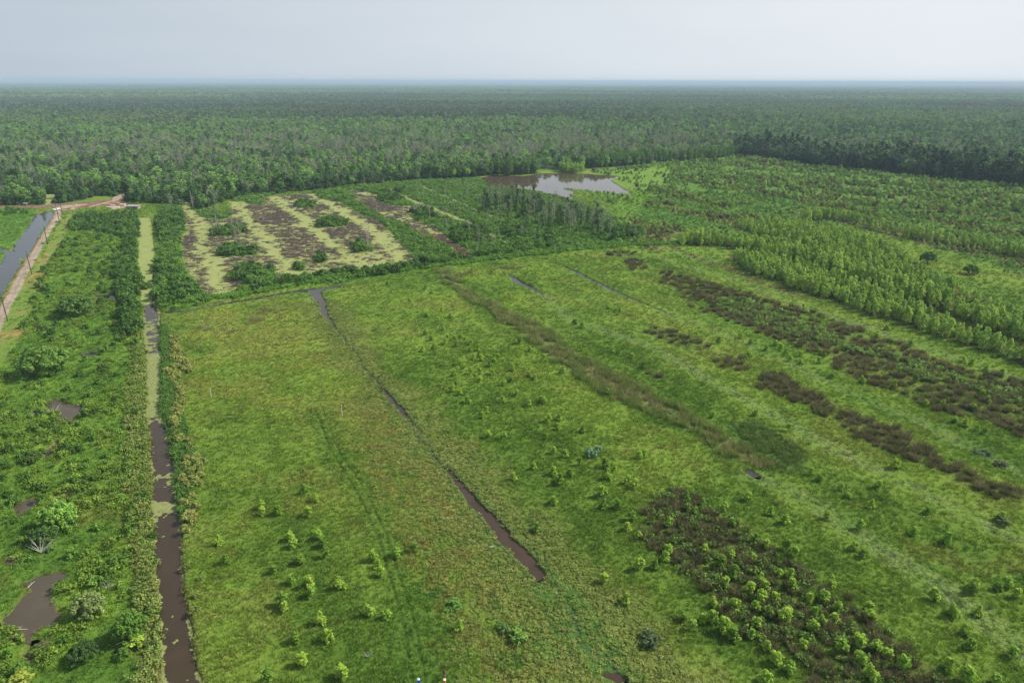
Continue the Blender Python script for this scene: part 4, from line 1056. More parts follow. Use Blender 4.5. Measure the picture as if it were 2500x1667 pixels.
def label_rows(lst, n=9):
    """nearest first, in rows of n, counted from the left within each row"""
    zones = {}
    for it in lst:
        zones.setdefault(it['zone'], []).append(it)
    for zn, l_ in zones.items():
        l_.sort(key=lambda q: -q['py'])
        if len(l_) == 1:
            l_[0]['label'] = f"{l_[0]['adj']} {zn}"; continue
        n_ = n if len(l_) > n + 3 else len(l_)
        if len(l_) > 20 * n:
            n_ = int(math.ceil(len(l_) / 20))
        for r_ in range(0, len(l_), n_):
            row = sorted(l_[r_:r_ + n_], key=lambda q: q['px'])
            for c_, it in enumerate(row):
                if len(l_) <= n_:
                    it['label'] = f"{it['adj']} {zn}, {ordw(c_ + 1)} from left"
                else:
                    it['label'] = f"{it['adj']} {zn}, {ordw(c_ + 1)} from left, {ordw(r_ // n_ + 1)} row up"
def emit(kind, limit, rest_name, rest_label, rest_proto, n=9, groupfix=None):
    L_ = items.get(kind, [])
    if not L_:
        return
    x = np.array([i['x'] for i in L_]); y = np.array([i['y'] for i in L_])
    px, py = project(x, y, 0.8)
    vis = (px > 4) & (px < 2496) & (py < 1660)
    sz = np.array([i['size'] for i in L_]) / np.hypot(x, np.hypot(y, CAM_H))
    order = sorted(range(len(L_)), key=lambda k: (-int(bool(L_[k]['fixed'])), -(sz[k] if vis[k] else -1)))
    pick = [k for k in order if vis[k] or L_[k]['fixed']][:limit]; ps = set(pick)
    for k in pick:
        L_[k]['px'] = px[k]; L_[k]['py'] = py[k]
    ch = [L_[k] for k in pick]
    label_rows([i for i in ch if not i['fixed']], n)
    for it in ch:
        z = it['z'] + height_at(it['x'], it['y'])
        o = put(it['proto'], it['vi'], it['x'], it['y'], z, it['s'], it['rz'], it['tint'], it['name'], it['sz'], it['tilt'])
        o['label'] = ' '.join((it['fixed'] or it['label']).split()); o['category'] = it['cat']; o['group'] = it['group']
    rest = [L_[k] for k in range(len(L_)) if k not in ps]
    if rest and rest_name:
        by = {}
        for i_ in rest:
            by.setdefault(i_['proto'], []).append(i_)
        for pr, l_ in by.items():
            xx = np.array([i_['x'] for i_ in l_]); yy = np.array([i_['y'] for i_ in l_])
            s = np.array([i_['s'] for i_ in l_]); sz_ = np.array([i_['sz'] or i_['s'] for i_ in l_])
            stand(rest_name, rest_label, np.stack([xx, yy, height_at(xx, yy)], 1), np.stack([s, s, sz_], 1), np.array([[i_['tilt'][0], i_['tilt'][1], i_['rz']] for i_ in l_]),
                  np.array([i_['tint'] for i_ in l_]), np.array([i_['vi'] % len(SP[pr]) for i_ in l_]), SP[pr])

# ---- saplings: crown centres read off the field, placed where they stand
SAP = {
 'in the grass right of the channel': ('E', [(680,355),(780,315),(840,360),(715,195),(775,175),(670,170),(560,250),(410,140),(990,45),(1120,65),(670,475),(705,515),(790,450),(820,500),(870,510),(912,495),(805,540),(880,555),(978,543),(725,575),(650,585),(1025,580),(975,590),(1000,640),(1050,650),(1040,620),(1140,660),(1165,635),(1105,690),(900,680),(930,705),(885,720),(870,750),(985,740),(1010,770),(1035,790),(1040,735),(1120,745),(1265,715),(1380,760),(1415,780),(1205,815),(1250,795),(1310,535,1.2),(1385,585),(1480,650),(1290,885),(1195,930),(1375,955),(1460,930),(1480,940),(1085,1005),(1060,1035),(1580,1050),(1510,1065),(1575,1115),(1740,1130),(1490,1180),(1205,1180),(1095,1170),(1405,1380),(1545,1275),(1620,1300),(1720,1355),(1900,1370,1.2),(1955,1400),(1920,1450),(1545,1420,1.1),(1590,1480,1.2),(1655,1435),(2050,1480),(2100,1510),(1610,735,1.3),(1910,885),(2130,1310),(2165,1290),(880,825),(855,860),(905,880),(1270,1455),(960,935),(1890,1550)]),
 'near the tan reed belt': ('E', [(1945,590),(1990,600),(2080,635),(2160,700),(1740,430),(1690,400),(1915,300),(2000,320)]),
 'in the canal-side field': ('G', [(1785,345),(1790,385),(1900,380),(2105,395),(2155,295),(2075,240),(1490,590),(1540,715,1.1),(1980,555),(2000,600),(2175,550),(2205,600),(2225,670),(2050,715),(1865,780),(1990,850),(2105,870,1.1),(2130,935,1.1),(2310,890),(1930,995,1.2),(1940,1040,1.1),(2190,1120),(2015,1240),(2240,1240),(2060,1400),(1830,1520,1.2),(2330,1490,1.2)]),
 'beside the wheel tracks': ('H', [(310,690,1.1),(365,795),(340,740),(85,880),(280,1065),(405,1085),(90,1480,1.2),(895,1160),(585,630),(470,665)]),
 'in the grass short of the rushes': ('H', [(1870,260,1.2),(1885,340),(1985,345),(2050,490),(2080,420),(2125,550),(2340,460),(2330,640),(2310,700),(2140,755,1.1),(2235,745),(1430,495),(1545,310),(2040,975),(1890,840)]),
 'among the foreground rushes': ('I', [(170,640),(280,740,1.3),(355,680),(360,800,1.2),(310,880,1.2),(480,920,1.3),(240,1005,1.1),(375,1030,1.1),(560,970,1.3),(585,910),(655,975),(520,1045,1.1),(610,1070),(770,895),(680,810),(760,800),(990,970,1.2),(890,975),(1080,1040),(1060,1110),(925,1070),(920,1170,1.2),(720,1110,1.3),(750,1065),(530,1150),(495,1215),(310,1180,1.4),(370,1230,1.2),(230,1115),(160,1110),(20,1100),(85,1165),(660,1390,1.2),(755,1450,1.1),(590,1520,1.2),(860,1540,1.2),(1110,1320,1.3),(1230,1290,1.3),(1230,1400,1.4),(1345,1320,1.1),(1310,1500,1.2),(1530,1435,1.2),(1190,1540),(560,850),(500,700),(600,1300),(50,360),(110,395),(40,290),(850,1290),(1420,1360),(980,1130)]),
 'in the right foreground grass': ('I', [(1195,620,1.1),(1260,670,1.1),(470,285),(305,350),(360,460),(520,570),(590,620),(730,620),(790,660),(620,380),(720,440),(1010,410),(1105,215),(1155,265),(900,115),(960,155),(1480,60),(1040,865),(1300,1030),(1305,1090),(1240,480),(1310,335),(1360,205),(1600,520),(1830,580,1.1),(1695,375),(2200,420),(1990,1290,1.2),(2280,1350),(1875,1070,1.2),(1950,1200),(2045,1060),(1740,960),(2005,910),(2020,880),(2180,890),(2240,870),(2310,945),(1840,1440,1.2),(1975,1520,1.4),(2170,1530)]),
 'in the sedge right of the reeds': ('F', [(415,495),(265,530,1.2),(485,535),(470,625),(590,580),(655,550),(695,570),(725,600),(825,620),(755,650),(830,670),(960,605),(990,630),(955,665),(1040,765),(1250,800,1.2),(845,295),(1580,550),(1420,440),(1350,490),(1940,660),(2000,680),(2095,715),(2205,745),(1500,740),(1615,790),(1470,830),(2010,980),(1800,960),(1685,960),(2070,890),(2110,930),(1950,1090),(2030,1120),(1880,1070),(2090,1145),(230,1030),(520,1020),(745,1120),(1475,1375)]),
}
ns_ = 0
for zn, (rg_, pts) in SAP.items():
    a = np.array([(p[0], p[1]) for p in pts], float); sc0 = [(p[2] if len(p) > 2 else 1.0) for p in pts]
    g = ground(src(rg_, a), 1.2)
    for (x, y), k_ in zip(g, sc0):
        yl = RNG.random()
        t_ = alb((112, 150, 50)) * (1 - yl) + alb((142, 166, 58)) * yl if yl > .25 else alb((102, 132, 48))
        s = k_ * RNG.uniform(.78, 1.0) * .98
        adj = ('small ' if s < .85 else 'tall ' if s > 1.1 else '') + ('green' if yl <= .25 else 'lime-green' if yl < .7 else 'yellow-green')
        add_item('sapling', 'sapling', x, y, s * 1.05, t_ * 1.24, f"sapling {zn}", name='sapling', cat='sapling', group='young trees scattered over the grass field', adj=adj, sz=s * RNG.uniform(.82, 1.02))
        ns_ += 1
emit('sapling', 300, None, None, None)

# ---- brown rush tussocks
def tuss(shape, sp_, zone, seed, s0=.8, s1=1.3, keep=.85):
    x, y, rg = fill(shape, sp_, seed, 2.5)
    i = gidx(x, y); k = (rg.random(len(x)) < keep) & ((nB[i] + .8 * nC[i]) > -.62)
    for x_, y_, i_ in zip(x[k], y[k], i[k]):
        s = rg.uniform(s0, s1); yl = rg.random()
        add_item('tussock', 'tussock', x_, y_, s * 1.15, (alb((82, 82, 52)) * (1 - yl) + alb((116, 114, 78)) * yl) * 1.2, zone, name='rush_tussock', cat='rush tussock', group='brown rush tussocks in patches on the field', adj=('big ' if s > 1.15 else 'small ' if s < .9 else '') + ('dark brown' if yl < .5 else 'straw-brown'), sz=s * rg.uniform(.85, 1.1))
tuss(P['rushE'], 1.45, 'rush tussock in the foreground patch', 41, .75, 1.2, .72)
tuss(P['rushB'], 1.7, 'rush tussock in the narrow strip', 42, .9, 1.4, .8)
tuss(P['rushC'], 2.0, 'rush tussock at the strip end', 43, .9, 1.4, .8)
tuss(P['rushA'], 2.1, 'rush tussock in the long patch', 44, .9, 1.5, .7)
tuss(P['rushD'], 2.4, 'rush tussock in the broken strip', 45, .9, 1.4, .6)
tuss(P['rushF'], 2.4, 'rush tussock in the far patches', 46, .9, 1.4, .7)
emit('tussock', 300, 'rush_tussocks', 'hundreds of brown rush tussocks in strips across the field', 'tussock', 16)
mass("herbs", "green herbs mixed into the long rush patch", W('F', [(230, 250), (420, 250), (900, 400), (1100, 560), (1700, 700), (2352, 900), (2352, 1000), (1700, 820), (1000, 560), (700, 490), (300, 330)]), 1.9, 'herb', .9, 1.9, (90, 118, 52), (114, 138, 66), 47, keep=.75, thr=-.3)

# ---- shrubs
def bushes(shape, sp_, h0, h1, c1, c2, zone, seed, keep=1.0, adj='', proto='shrub', wfac=1.0, thr=None, yl=.0):
    x, y, rg = fill(shape, sp_, seed, 1.5, h=h0 * .5 if proto == 'willow' else 0)
    i = gidx(x, y); k = (rg.random(len(x)) < keep) & (mw[i] < .5) & (mswg[i] < .5) & (veg[i] > .1) & (mrg[i] < .5)
    if thr is not None:
        k &= (nB[i] + .5 * nC[i]) > thr
    for x_, y_ in zip(x[k], y[k]):
        h = rg.uniform(h0, h1); s = h / 2.1; t_ = rg.random()
        c_ = (alb(c1) * (1 - t_) + alb(c2) * t_) * KL
        add_item('shrub', 'shrub', x_, y_, s * wfac * rg.uniform(.85, 1.15), c_, 'shrub ' + zone, name='shrub', cat='shrub', group='shrubs along the canals and in the marsh', adj=adj or ('dark green' if t_ < .5 else 'leafy green'), sz=s, size=s)
DG, MG, OG = (50, 88, 36), (78, 120, 46), (120, 132, 66)
bushes([W('A', [(845, 1000), (915, 985), (920, 1568), (850, 1568)]), W('D', [(800, 0), (915, 0), (945, 330), (940, 480), (870, 520), (835, 400), (825, 250), (790, 100)])], 2.7, 2.0, 4.6, DG, (78, 114, 46), 'lining the canal\'s left bank', 61, adj='tall dark green')
bushes(W('A', [(470, 980), (940, 950), (955, 1080), (800, 1110), (640, 1080), (460, 1080)]), 3.2, 1.8, 4.2, (60, 94, 40), (80, 114, 48), 'behind the marsh', 62, keep=.8, adj='dense green')
bushes([W('A', [(1075, 970), (1250, 940), (1280, 1060), (1150, 1170), (1085, 1120)]), W('A', [(1085, 1260), (1130, 1310), (1280, 1420), (1400, 1440), (1420, 1500), (1250, 1568), (1085, 1568), (1085, 1440)]), W('D', [(1065, 20), (1150, 30), (1290, 180), (1400, 170), (1280, 250), (1180, 290), (1080, 300), (1060, 240)])], 2.9, 2.4, 4.6, (60, 98, 46), MG, 'right of the duckweed canal', 63, keep=.75)
bushes(W('A', [(440, 1100), (850, 1100), (845, 1568), (200, 1568), (330, 1300)]), 5.2, 1.2, 2.8, (56, 92, 36), (88, 124, 46), 'in the upper marsh', 64, keep=.6)
bushes(W('D', [(210, 300), (820, 330), (960, 560), (980, 1000), (1000, 1568), (0, 1568), (0, 720), (120, 560)]), 4.6, .9, 2.4, (56, 88, 36), (98, 130, 50), 'in the middle marsh', 65, keep=.6)
bushes(W('G', [(0, 0), (1000, 0), (1080, 1568), (0, 1568)]), 4.2, .8, 2.0, (56, 90, 36), (100, 134, 52), 'in the near marsh', 66, keep=.5)
bushes([W('D', [(1180, 490), (1225, 520), (1250, 640), (1330, 690), (1310, 760), (1240, 770), (1255, 900), (1260, 1000), (1235, 1100), (1250, 1200), (1370, 1300), (1400, 1400), (1390, 1568), (1290, 1568), (1260, 1360), (1190, 1200), (1180, 1000), (1170, 900), (1165, 720)]),
        W('G', [(1290, 0), (1390, 60), (1380, 250), (1320, 480), (1290, 560), (1225, 560), (1250, 420), (1300, 250)])], 1.9, 1.2, 2.2, (118, 128, 66), (138, 142, 76), 'on the canal\'s right bank', 67, adj='olive', keep=.9)
bushes(W('G', [(1250, 700), (1340, 760), (1370, 1000), (1360, 1200), (1310, 1200), (1265, 950)]), 2.2, .8, 1.4, (104, 118, 60), (120, 132, 66), 'on the near right bank', 68, adj='low olive', keep=.7)
bushes(P['isl'], 2.4, 1.0, 4.2, (56, 90, 40), (94, 128, 54), 'on a swamp islet', 69, keep=.75)
bushes([W('B', [(0, 1380), (0, 1335), (300, 1345), (620, 1285), (740, 1290), (1000, 1240), (1400, 1200), (1400, 1230), (1000, 1270), (740, 1320), (620, 1340), (300, 1390)]), W('J', [(860, 1300), (1300, 1150), (1560, 1125), (2352, 1020), (2352, 1080), (1900, 1120), (1560, 1200), (900, 1310)])],
       2.7, 1.8, 3.4, (46, 82, 36), (84, 120, 48), 'along the dike', 70)
bushes(W('B', [(820, 1120), (900, 1060), (1060, 1060), (1060, 1150), (900, 1165)]), 2.6, 2.5, 4.5, DG, (76, 112, 44), 'beside the rusty strip', 71, adj='dark green')
for i_, p_ in enumerate(([(1230, 1060), (1340, 1060), (1330, 1120), (1240, 1130)], [(1440, 1120), (1560, 1120), (1560, 1200), (1400, 1210)], [(1280, 1180), (1330, 1180), (1340, 1210), (1290, 1215)], [(1940, 1070), (2140, 1070), (2150, 1120), (1960, 1140)], [(350, 820), (500, 790), (520, 860), (380, 880)], [(590, 930), (720, 920), (740, 990), (620, 1000)])):
    bushes(W('B', p_), 2.8, 2.4, 4.2, (50, 86, 38), (80, 118, 48), 'in the drowned wood', 72 + i_)
bushes(W('B', [(1000, 900), (1600, 900), (1950, 1100), (1700, 1180), (1300, 1230), (1000, 1100)]), 6.0, 1.4, 3.0, (60, 100, 42), (90, 130, 52), 'in the drowned wood', 80, keep=.7)
bushes(W('A', [(0, 905), (220, 930), (210, 960), (60, 960), (0, 1000)]), 5, 1.5, 3.0, DG, MG, 'beside the roadside canal', 81)
# landmark shrubs
def one(reg_, px_, w_m, h_m, tint, label, proto='shrub', cat='shrub', name='shrub', kind='shrub', group=None, vi=None):
    (x, y), = ground(src(reg_, [px_]), h_m * .45)
    if proto == 'bigwillow':
        s = w_m / 10.0; sz = h_m / 6.9
    elif proto == 'sapling':
        s = w_m / 1.7; sz = h_m / 2.9
    else:
        s = w_m / 2.7; sz = h_m / 2.1
    add_item(kind, proto, x, y, s, alb(tint) * KL, '', name=name, cat=cat, group=group, fixed=label, sz=sz, vi=vi)
one('D', (510, 300), 13, 7.5, (84, 112, 52), 'large rounded grey-green willow in the upper marsh', 'bigwillow', 'tree', 'willow_tree', 'bw', vi=0)
one('D', (300, 680), 14, 8, (92, 122, 52), 'large spreading willow with dark shade in the middle marsh', 'bigwillow', 'tree', 'willow_tree', 'bw', vi=1)
one('A', (1250, 1470), 9, 5, (74, 104, 52), 'wide bush at the lower end of the duckweed canal', 'bigwillow', 'tree', 'willow_tree', 'bw', vi=2)
one('D', (1000, 150), 5, 3.4, (90, 120, 54), 'rounded bush overhanging the duckweed canal', 'bigwillow', 'shrub', 'willow_shrub', 'bw', vi=3)
one('D', (900, 390), 6, 5, (74, 108, 44), 'rounded green tree at the canal bend', 'bigwillow', 'tree', 'willow_tree', 'bw', vi=0)
one('D', (210, 1330), 4.5, 2.4, (74, 96, 44), 'dark olive shrub left of the lower marsh pool', 'bigwillow', 'shrub', 'willow_shrub', 'bw', vi=1)
one('G', (390, 420), 7, 5.5, (112, 146, 62), 'tall pale green tree beside the fallen bleached branches', 'bigwillow', 'tree', 'willow_tree', 'bw', vi=2)
one('G', (300, 560), 5, 3, (58, 96, 44), 'dark green shrub under the tall pale tree', 'bigwillow', 'shrub', 'willow_shrub', 'bw', vi=3)
one('G', (880, 1190), 5.5, 4.2, (72, 116, 44), 'leafy green tree near the bottom of the canal bank', 'bigwillow', 'tree', 'willow_tree', 'bw', vi=0)
one('G', (600, 1040), 5.0, 4.2, (118, 134, 78), 'sparse pale shrub right of the large mud pool', 'bigwillow', 'shrub', 'willow_shrub', 'bw', vi=1)
one('G', (930, 1275), 2.6, 2.2, (128, 150, 54), 'yellow-green shrub below the leafy canal-bank tree', 'sapling', 'shrub', 'shrub', 'bw')
one('G', (130, 1535), 2.8, 2.2, (128, 140, 56), 'yellow shrub in the bottom left corner', 'sapling', 'shrub', 'shrub', 'bw')
one('G', (560, 1360), 4.2, 2.6, (60, 84, 40), 'dark twiggy shrub near the bottom left', 'bigwillow', 'shrub', 'willow_shrub', 'bw', vi=2)
one('L', (560, 290), 3.6, 3.4, (72, 112, 48), 'lone green bush on the road verge', 'shrub', 'shrub', 'shrub', 'bw')
one('L', (480, 495), 3.6, 2.8, (98, 112, 66), 'grey-green bush on the road verge', 'shrub', 'shrub', 'shrub', 'bw')
one('E', (1800, 1300), 3.2, 2.0, (96, 124, 96), 'blue-grey bush in the middle of the field', 'shrub', 'shrub', 'shrub', 'bw')
one('E', (1850, 1270), 2.4, 1.5, (112, 138, 108), 'pale blue-grey bush behind the other one', 'shrub', 'shrub', 'shrub', 'bw')
one('H', (2200, 1265), 3.6, 1.5, (72, 88, 56), 'dark grey-green bush in the olive mat at lower right', 'shrub', 'shrub', 'shrub', 'bw')
one('H', (850, 1030), 3.4, 1.3, (90, 128, 56), 'low wide bush left of the channel end', 'shrub', 'shrub', 'shrub', 'bw')
one('H', (1300, 1240), 3.6, 1.5, (98, 128, 56), 'low leafy bush in the bottom centre', 'shrub', 'shrub', 'shrub', 'bw')
one('H', (1200, 1190), 2.4, 1.2, (84, 112, 54), 'small dull bush left of the bottom-centre bush', 'shrub', 'shrub', 'shrub', 'bw')
one('F', (2200, 1380), 3.4, 1.3, (84, 96, 60), 'grey-brown low bush at the right edge of the sedge', 'shrub', 'shrub', 'shrub', 'bw')
one('I', (2205, 455), 3.0, 1.5, (88, 104, 62), 'grey-green bush near the right edge', 'shrub', 'shrub', 'shrub', 'bw')
one('F', (2070, 1290), 4.0, 1.0, (72, 96, 60), 'low dark bush right of the pale sedge', 'shrub', 'shrub', 'shrub', 'bw')
one('C', (1700, 1260), 7.5, 6, (80, 116, 54), 'big rounded shrub standing above the thicket', 'bigwillow', 'tree', 'willow_tree', 'bw', vi=0)
one('C', (1990, 1340), 6.5, 4.5, (74, 112, 52), 'dark rounded shrub right of the big rounded one', 'bigwillow', 'tree', 'willow_tree', 'bw', vi=1)
one('B', (660, 1290), 5, 5, (42, 76, 36), 'very dark bushy tree on the dike', 'bigwillow', 'tree', 'willow_tree', 'bw', vi=3)
emit('bw', 100, None, None, None)
emit('shrub', 300, 'shrub_thicket', 'thicket of many more shrubs along banks and in the marsh', 'shrub', 10)

# ---- willow rows
def willows(shape, sp_, h0, h1, zone, seed, c1=(116, 146, 62), c2=(150, 172, 80), keep=1.0):
    hm = (h0 + h1) / 2
    x, y, rg = fill(shape, sp_, seed, 1.2, h=hm * .45)
    i = gidx(x, y); k = (rg.random(len(x)) < keep * (.8 + .2 * sst(nB[i] + .6 * nC[i], -.7, 0))) & (mw[i] < .4)
    for x_, y_, i_ in zip(x[k], y[k], i[k]):
        h = rg.uniform(h0 * .82, h1 * 1.05) * (1 + .12 * float(nB[i_])); s = h / 7.0; t_ = min(max(.5 + .4 * float(nC[i_]) + .3 * rg.normal(), 0), 1)
        add_item('willow', 'willow', x_, y_, s * rg.uniform(1.0, 1.3), (alb(c1) * (1 - t_) + alb(c2) * t_) * KL, zone, name='young_willow', cat='willow', group='planted rows of young willows', adj='pale green' if t_ > .5 else 'green', sz=s, size=s)
willows(P['W1'], 2.4, 4.4, 6.2, 'willow in the front row', 91)
willows(P['W2'], 2.4, 4.8, 6.8, 'willow in the second row', 92)
willows(P['W3'], 2.8, 3.8, 5.8, 'willow in the third row', 93, keep=.9)
willows(P['W4'], 2.7, 5.0, 6.5, 'willow in the far row', 94)
willows(W('B', [(1575, 680), (1590, 625), (1640, 600), (1740, 605), (1755, 672), (1690, 682)]), 3.0, 6, 8, 'willow of the round clump on the pond shore', 95)
willows(W('B', [(1100, 700), (1440, 690), (1430, 650), (1380, 620), (1180, 610), (1100, 650)]), 4.2, 9, 12, 'willow on the far pond shore', 96, (74, 106, 48), (94, 124, 56))
willows(W('B', [(640, 715), (960, 710), (970, 650), (900, 620), (650, 655)]), 4.2, 9, 12, 'willow behind the drowned wood', 97, (74, 106, 48), (94, 124, 56))
willows(W('B', [(1780, 650), (2352, 606), (2352, 550), (2100, 560), (1780, 590)]), 4.2, 8, 11, 'willow at the forest edge right of the pond', 98, (82, 114, 52), (102, 130, 60))
willows(W('C', [(0, 600), (160, 590), (400, 565), (430, 520), (0, 540)]), 4.4, 8, 11, 'willow at the forest corner', 99, (82, 114, 52), (102, 130, 60))
emit('willow', 300, 'willow_stand', 'dense rows of young willows, too many to count', 'willow', 16)

# ---- drowned trees of the swamp
def snags(reg_, pts, zone, kinds, hs, kind='snag'):
    for p in pts:
        (x, y), = ground(src(reg_, [p[:2]]))
        pr = p[3] if len(p) > 3 else kinds
        h = p[2]
        s = h / {'snag': 9.0, 'sparse': 16.0, 'narrow': 18.5, 'broad': 15.5}[pr]
        t_ = alb((86, 112, 66)) * KL if pr != 'snag' else (.3, .3, .3)
        add_item(kind, pr, x, y, s * (1.0 if pr == 'snag' else .95), t_, zone, name='dead_tree' if pr == 'snag' else 'swamp_tree', cat='dead tree' if pr == 'snag' else 'tree', group='bare and half-bare trees standing in the swamp', adj={'snag': 'bare grey', 'sparse': 'thin grey-trunked', 'narrow': 'narrow dark green', 'broad': 'bushy green'}[pr], sz=s, size=s)
snags('J', [(620, 590, 22, 'sparse'), (645, 615, 9), (555, 655, 4), (843, 772, 15, 'sparse'), (888, 740, 15, 'sparse'), (815, 745, 13, 'sparse'), (2343, 795, 14), (945, 985, 6), (560, 1030, 3.5), (340, 335, 10, 'sparse'), (100, 345, 12, 'sparse'), (80, 330, 10, 'sparse'), (2053, 515, 5), (1523, 470, 3), (1290, 232, 6), (1402, 232, 4), (1516, 590, 4.5), (1200, 925, 2.6), (305, 1110, 5), (1085, 1240, 5), (2140, 490, 3), (700, 625, 3), (600, 580, 4), (230, 320, 8), (340, 330, 13), (820, 210, 5), (1955, 700, 3), (2228, 700, 3), (1885, 970, 3), (470, 400, 5), (180, 330, 8), (530, 890, 3), (465, 890, 2.8), (300, 690, 3)], 'tree in the duckweed swamp', 'snag', 1)
snags('B', [(338, 950, 7), (418, 1040, 6), (272, 1195, 9), (462, 935, 3), (610, 960, 8), (640, 980, 9), (700, 1000, 10), (280, 825, 4), (505, 850, 4), (850, 1040, 3), (800, 1000, 3), (920, 1160, 4), (1020, 1230, 4), (1230, 1180, 4), (100, 1030, 3), (180, 1040, 3), (730, 1330, 2.5), (545, 1010, 3), (250, 775, 8), (380, 760, 6)], 'tree between the swamp strips', 'snag', 1)
snags('M', [(310, 690, 11), (515, 760, 14), (545, 850, 14), (560, 830, 13), (675, 810, 10), (650, 880, 4), (290, 640, 9), (960, 940, 12, 'sparse'), (985, 920, 10, 'sparse'), (840, 860, 9, 'sparse'), (1370, 960, 9, 'narrow'), (1200, 990, 8, 'broad'), (1450, 960, 7, 'broad'), (1120, 900, 10, 'sparse'), (1000, 780, 11, 'narrow'), (820, 760, 6), (110, 780, 9)], 'tree in the drowned wood', 'snag', 1)
x, y, rg = fill(W('B', [(1000, 900), (1080, 860), (1180, 840), (1300, 850), (1440, 900), (1560, 930), (1700, 960), (1850, 1010), (1960, 1080), (1900, 1120), (1760, 1080), (1600, 1060), (1450, 1060), (1300, 990), (1100, 960)]), 5.6, 131, 2)
for x_, y_ in zip(x, y):
    u = rg.random(); pr = 'sparse' if u < .5 else 'narrow' if u < .7 else 'snag' if u < .84 else 'broad'
    h = rg.uniform(6, 12.5); s = h / {'snag': 9.0, 'sparse': 16.0, 'narrow': 18.5, 'broad': 15.5}[pr]
    add_item('snag', pr, x_, y_, s, alb((62, 92, 50) if pr == 'narrow' else (88, 112, 66)) * KL, 'tree in the drowned wood', name='dead_tree' if pr == 'snag' else 'swamp_tree', cat='dead tree' if pr == 'snag' else 'tree', group='bare and half-bare trees standing in the swamp', adj={'snag': 'bare grey', 'sparse': 'thin grey-trunked', 'narrow': 'narrow dark green', 'broad': 'bushy green'}[pr], sz=s, size=s)
x, y, rg = fill(W('B', [(560, 770), (1000, 735), (1100, 800), (1000, 900), (1300, 1000), (1500, 1060), (1450, 1180), (1150, 1240), (960, 1180), (760, 1040), (600, 900)]), 11.0, 132, 2)
for x_, y_ in zip(x, y):
    u = rg.random(); pr = 'snag' if u < .45 else 'sparse' if u < .8 else 'narrow'
    h = rg.uniform(3.5, 8.5); s = h / {'snag': 9.0, 'sparse': 16.0, 'narrow': 18.5}[pr]
    add_item('snag', pr, x_, y_, s, alb((84, 108, 60)) * KL, 'tree in the green drowned strips', name='dead_tree' if pr == 'snag' else 'swamp_tree', cat='dead tree' if pr == 'snag' else 'tree', group='bare and half-bare trees standing in the swamp', adj={'snag': 'bare grey', 'sparse': 'thin grey-trunked', 'narrow': 'narrow dark green'}[pr], sz=s, size=s)
emit('snag', 300, None, None, None, 12)
# thin dead stems standing in rows in the pond
for k in range(190):
    for _ in range(30):
        q = ground(src('B', [(RNG.uniform(1250, 2060), RNG.uniform(705, 830))]))[0]
        if sd_poly(np.array([q[0]]), np.array([q[1]]), P['pond'])[0] > 3:
            break
    s = RNG.uniform(.16, .34)
    add_item('pstem', 'snag', q[0], q[1], s * .45, (.3, .3, .3), 'dead stem standing in the pond', name='bare_snag', cat='dead tree', group='thin dead stems standing in the pond', adj='thin', vi=0, sz=s)
emit('pstem', 190, None, None, None, 14)

# ---- logs, stumps and driftwood in the swamp
SWR = [P['swamp'], P['strip2']]
x, y, rg = fill(SWR, 1.7, 141, 1)
i = gidx(x, y); pm = mudv[i]
k = (msw[i] > .6) & (rg.random(len(x)) < .14 + .5 * pm)
for x_, y_, p_ in zip(x[k], y[k], pm[k]):
    if rg.random() < .62:
        s = rg.uniform(.35, 1.25)
        add_item('log', 'log', x_, y_, s, (.3, .3, .3), 'log in the duckweed swamp', name='fallen_log', cat='log', group='fallen logs lying in the duckweed swamp', adj='long dark' if s > .8 else 'short dark', z=.30 * (1 - p_), rz=rg.normal(0.0, .5) + (math.pi if rg.random() < .5 else 0), sz=s)
    else:
        s = rg.uniform(.5, 1.2)
        add_item('stump', 'stump', x_, y_, s, (.3, .3, .3), 'stump in the duckweed swamp', name='stump', cat='stump', group='dark stumps standing in the duckweed swamp', adj='tall' if s > .85 else 'short', z=.3, sz=s * rg.uniform(.6, 1.5))
hold = height_at
emit('log', 300, 'fallen_logs', 'many more dark logs lying in the duckweed swamp', 'log', 16)
emit('stump', 300, 'stumps', 'many more dark stumps in the duckweed swamp', 'stump', 16)
x, y, rg = fill(SWR, 1.5, 142, 1)
i = gidx(x, y); k = (msw[i] > .5) & (rg.random(len(x)) < .04 + .6 * mudv[i]); x, y, i = x[k], y[k], i[k]; n = len(x); s = rg.uniform(.5, 1.1, n)
stand("driftwood", "tangled sticks and brush strewn over the duckweed swamp", np.stack([x, y, np.maximum(hgt[i], -.36)], 1), np.stack([s, s, s], 1), np.stack([0 * x, 0 * x, rg.normal(0, .35, n)], 1), np.ones((n, 3)) * .3, rg.integers(0, 3, n), SP['sticks'])
x, y, rg = fill(W('M', [(270, 950), (400, 960), (620, 990), (560, 1030), (420, 1020), (300, 990)]), 1.3, 143, .5); n = len(x); s = rg.uniform(.7, 1.2, n)
stand("driftwood", "brown brush pile in the drowned wood", np.stack([x, y, height_at(x, y) + .1], 1), np.stack([s, s, s], 1), np.stack([0 * x, 0 * x, rg.normal(-.3, .3, n)], 1), np.ones((n, 3)) * .3, rg.integers(0, 3, n), SP['sticks'])
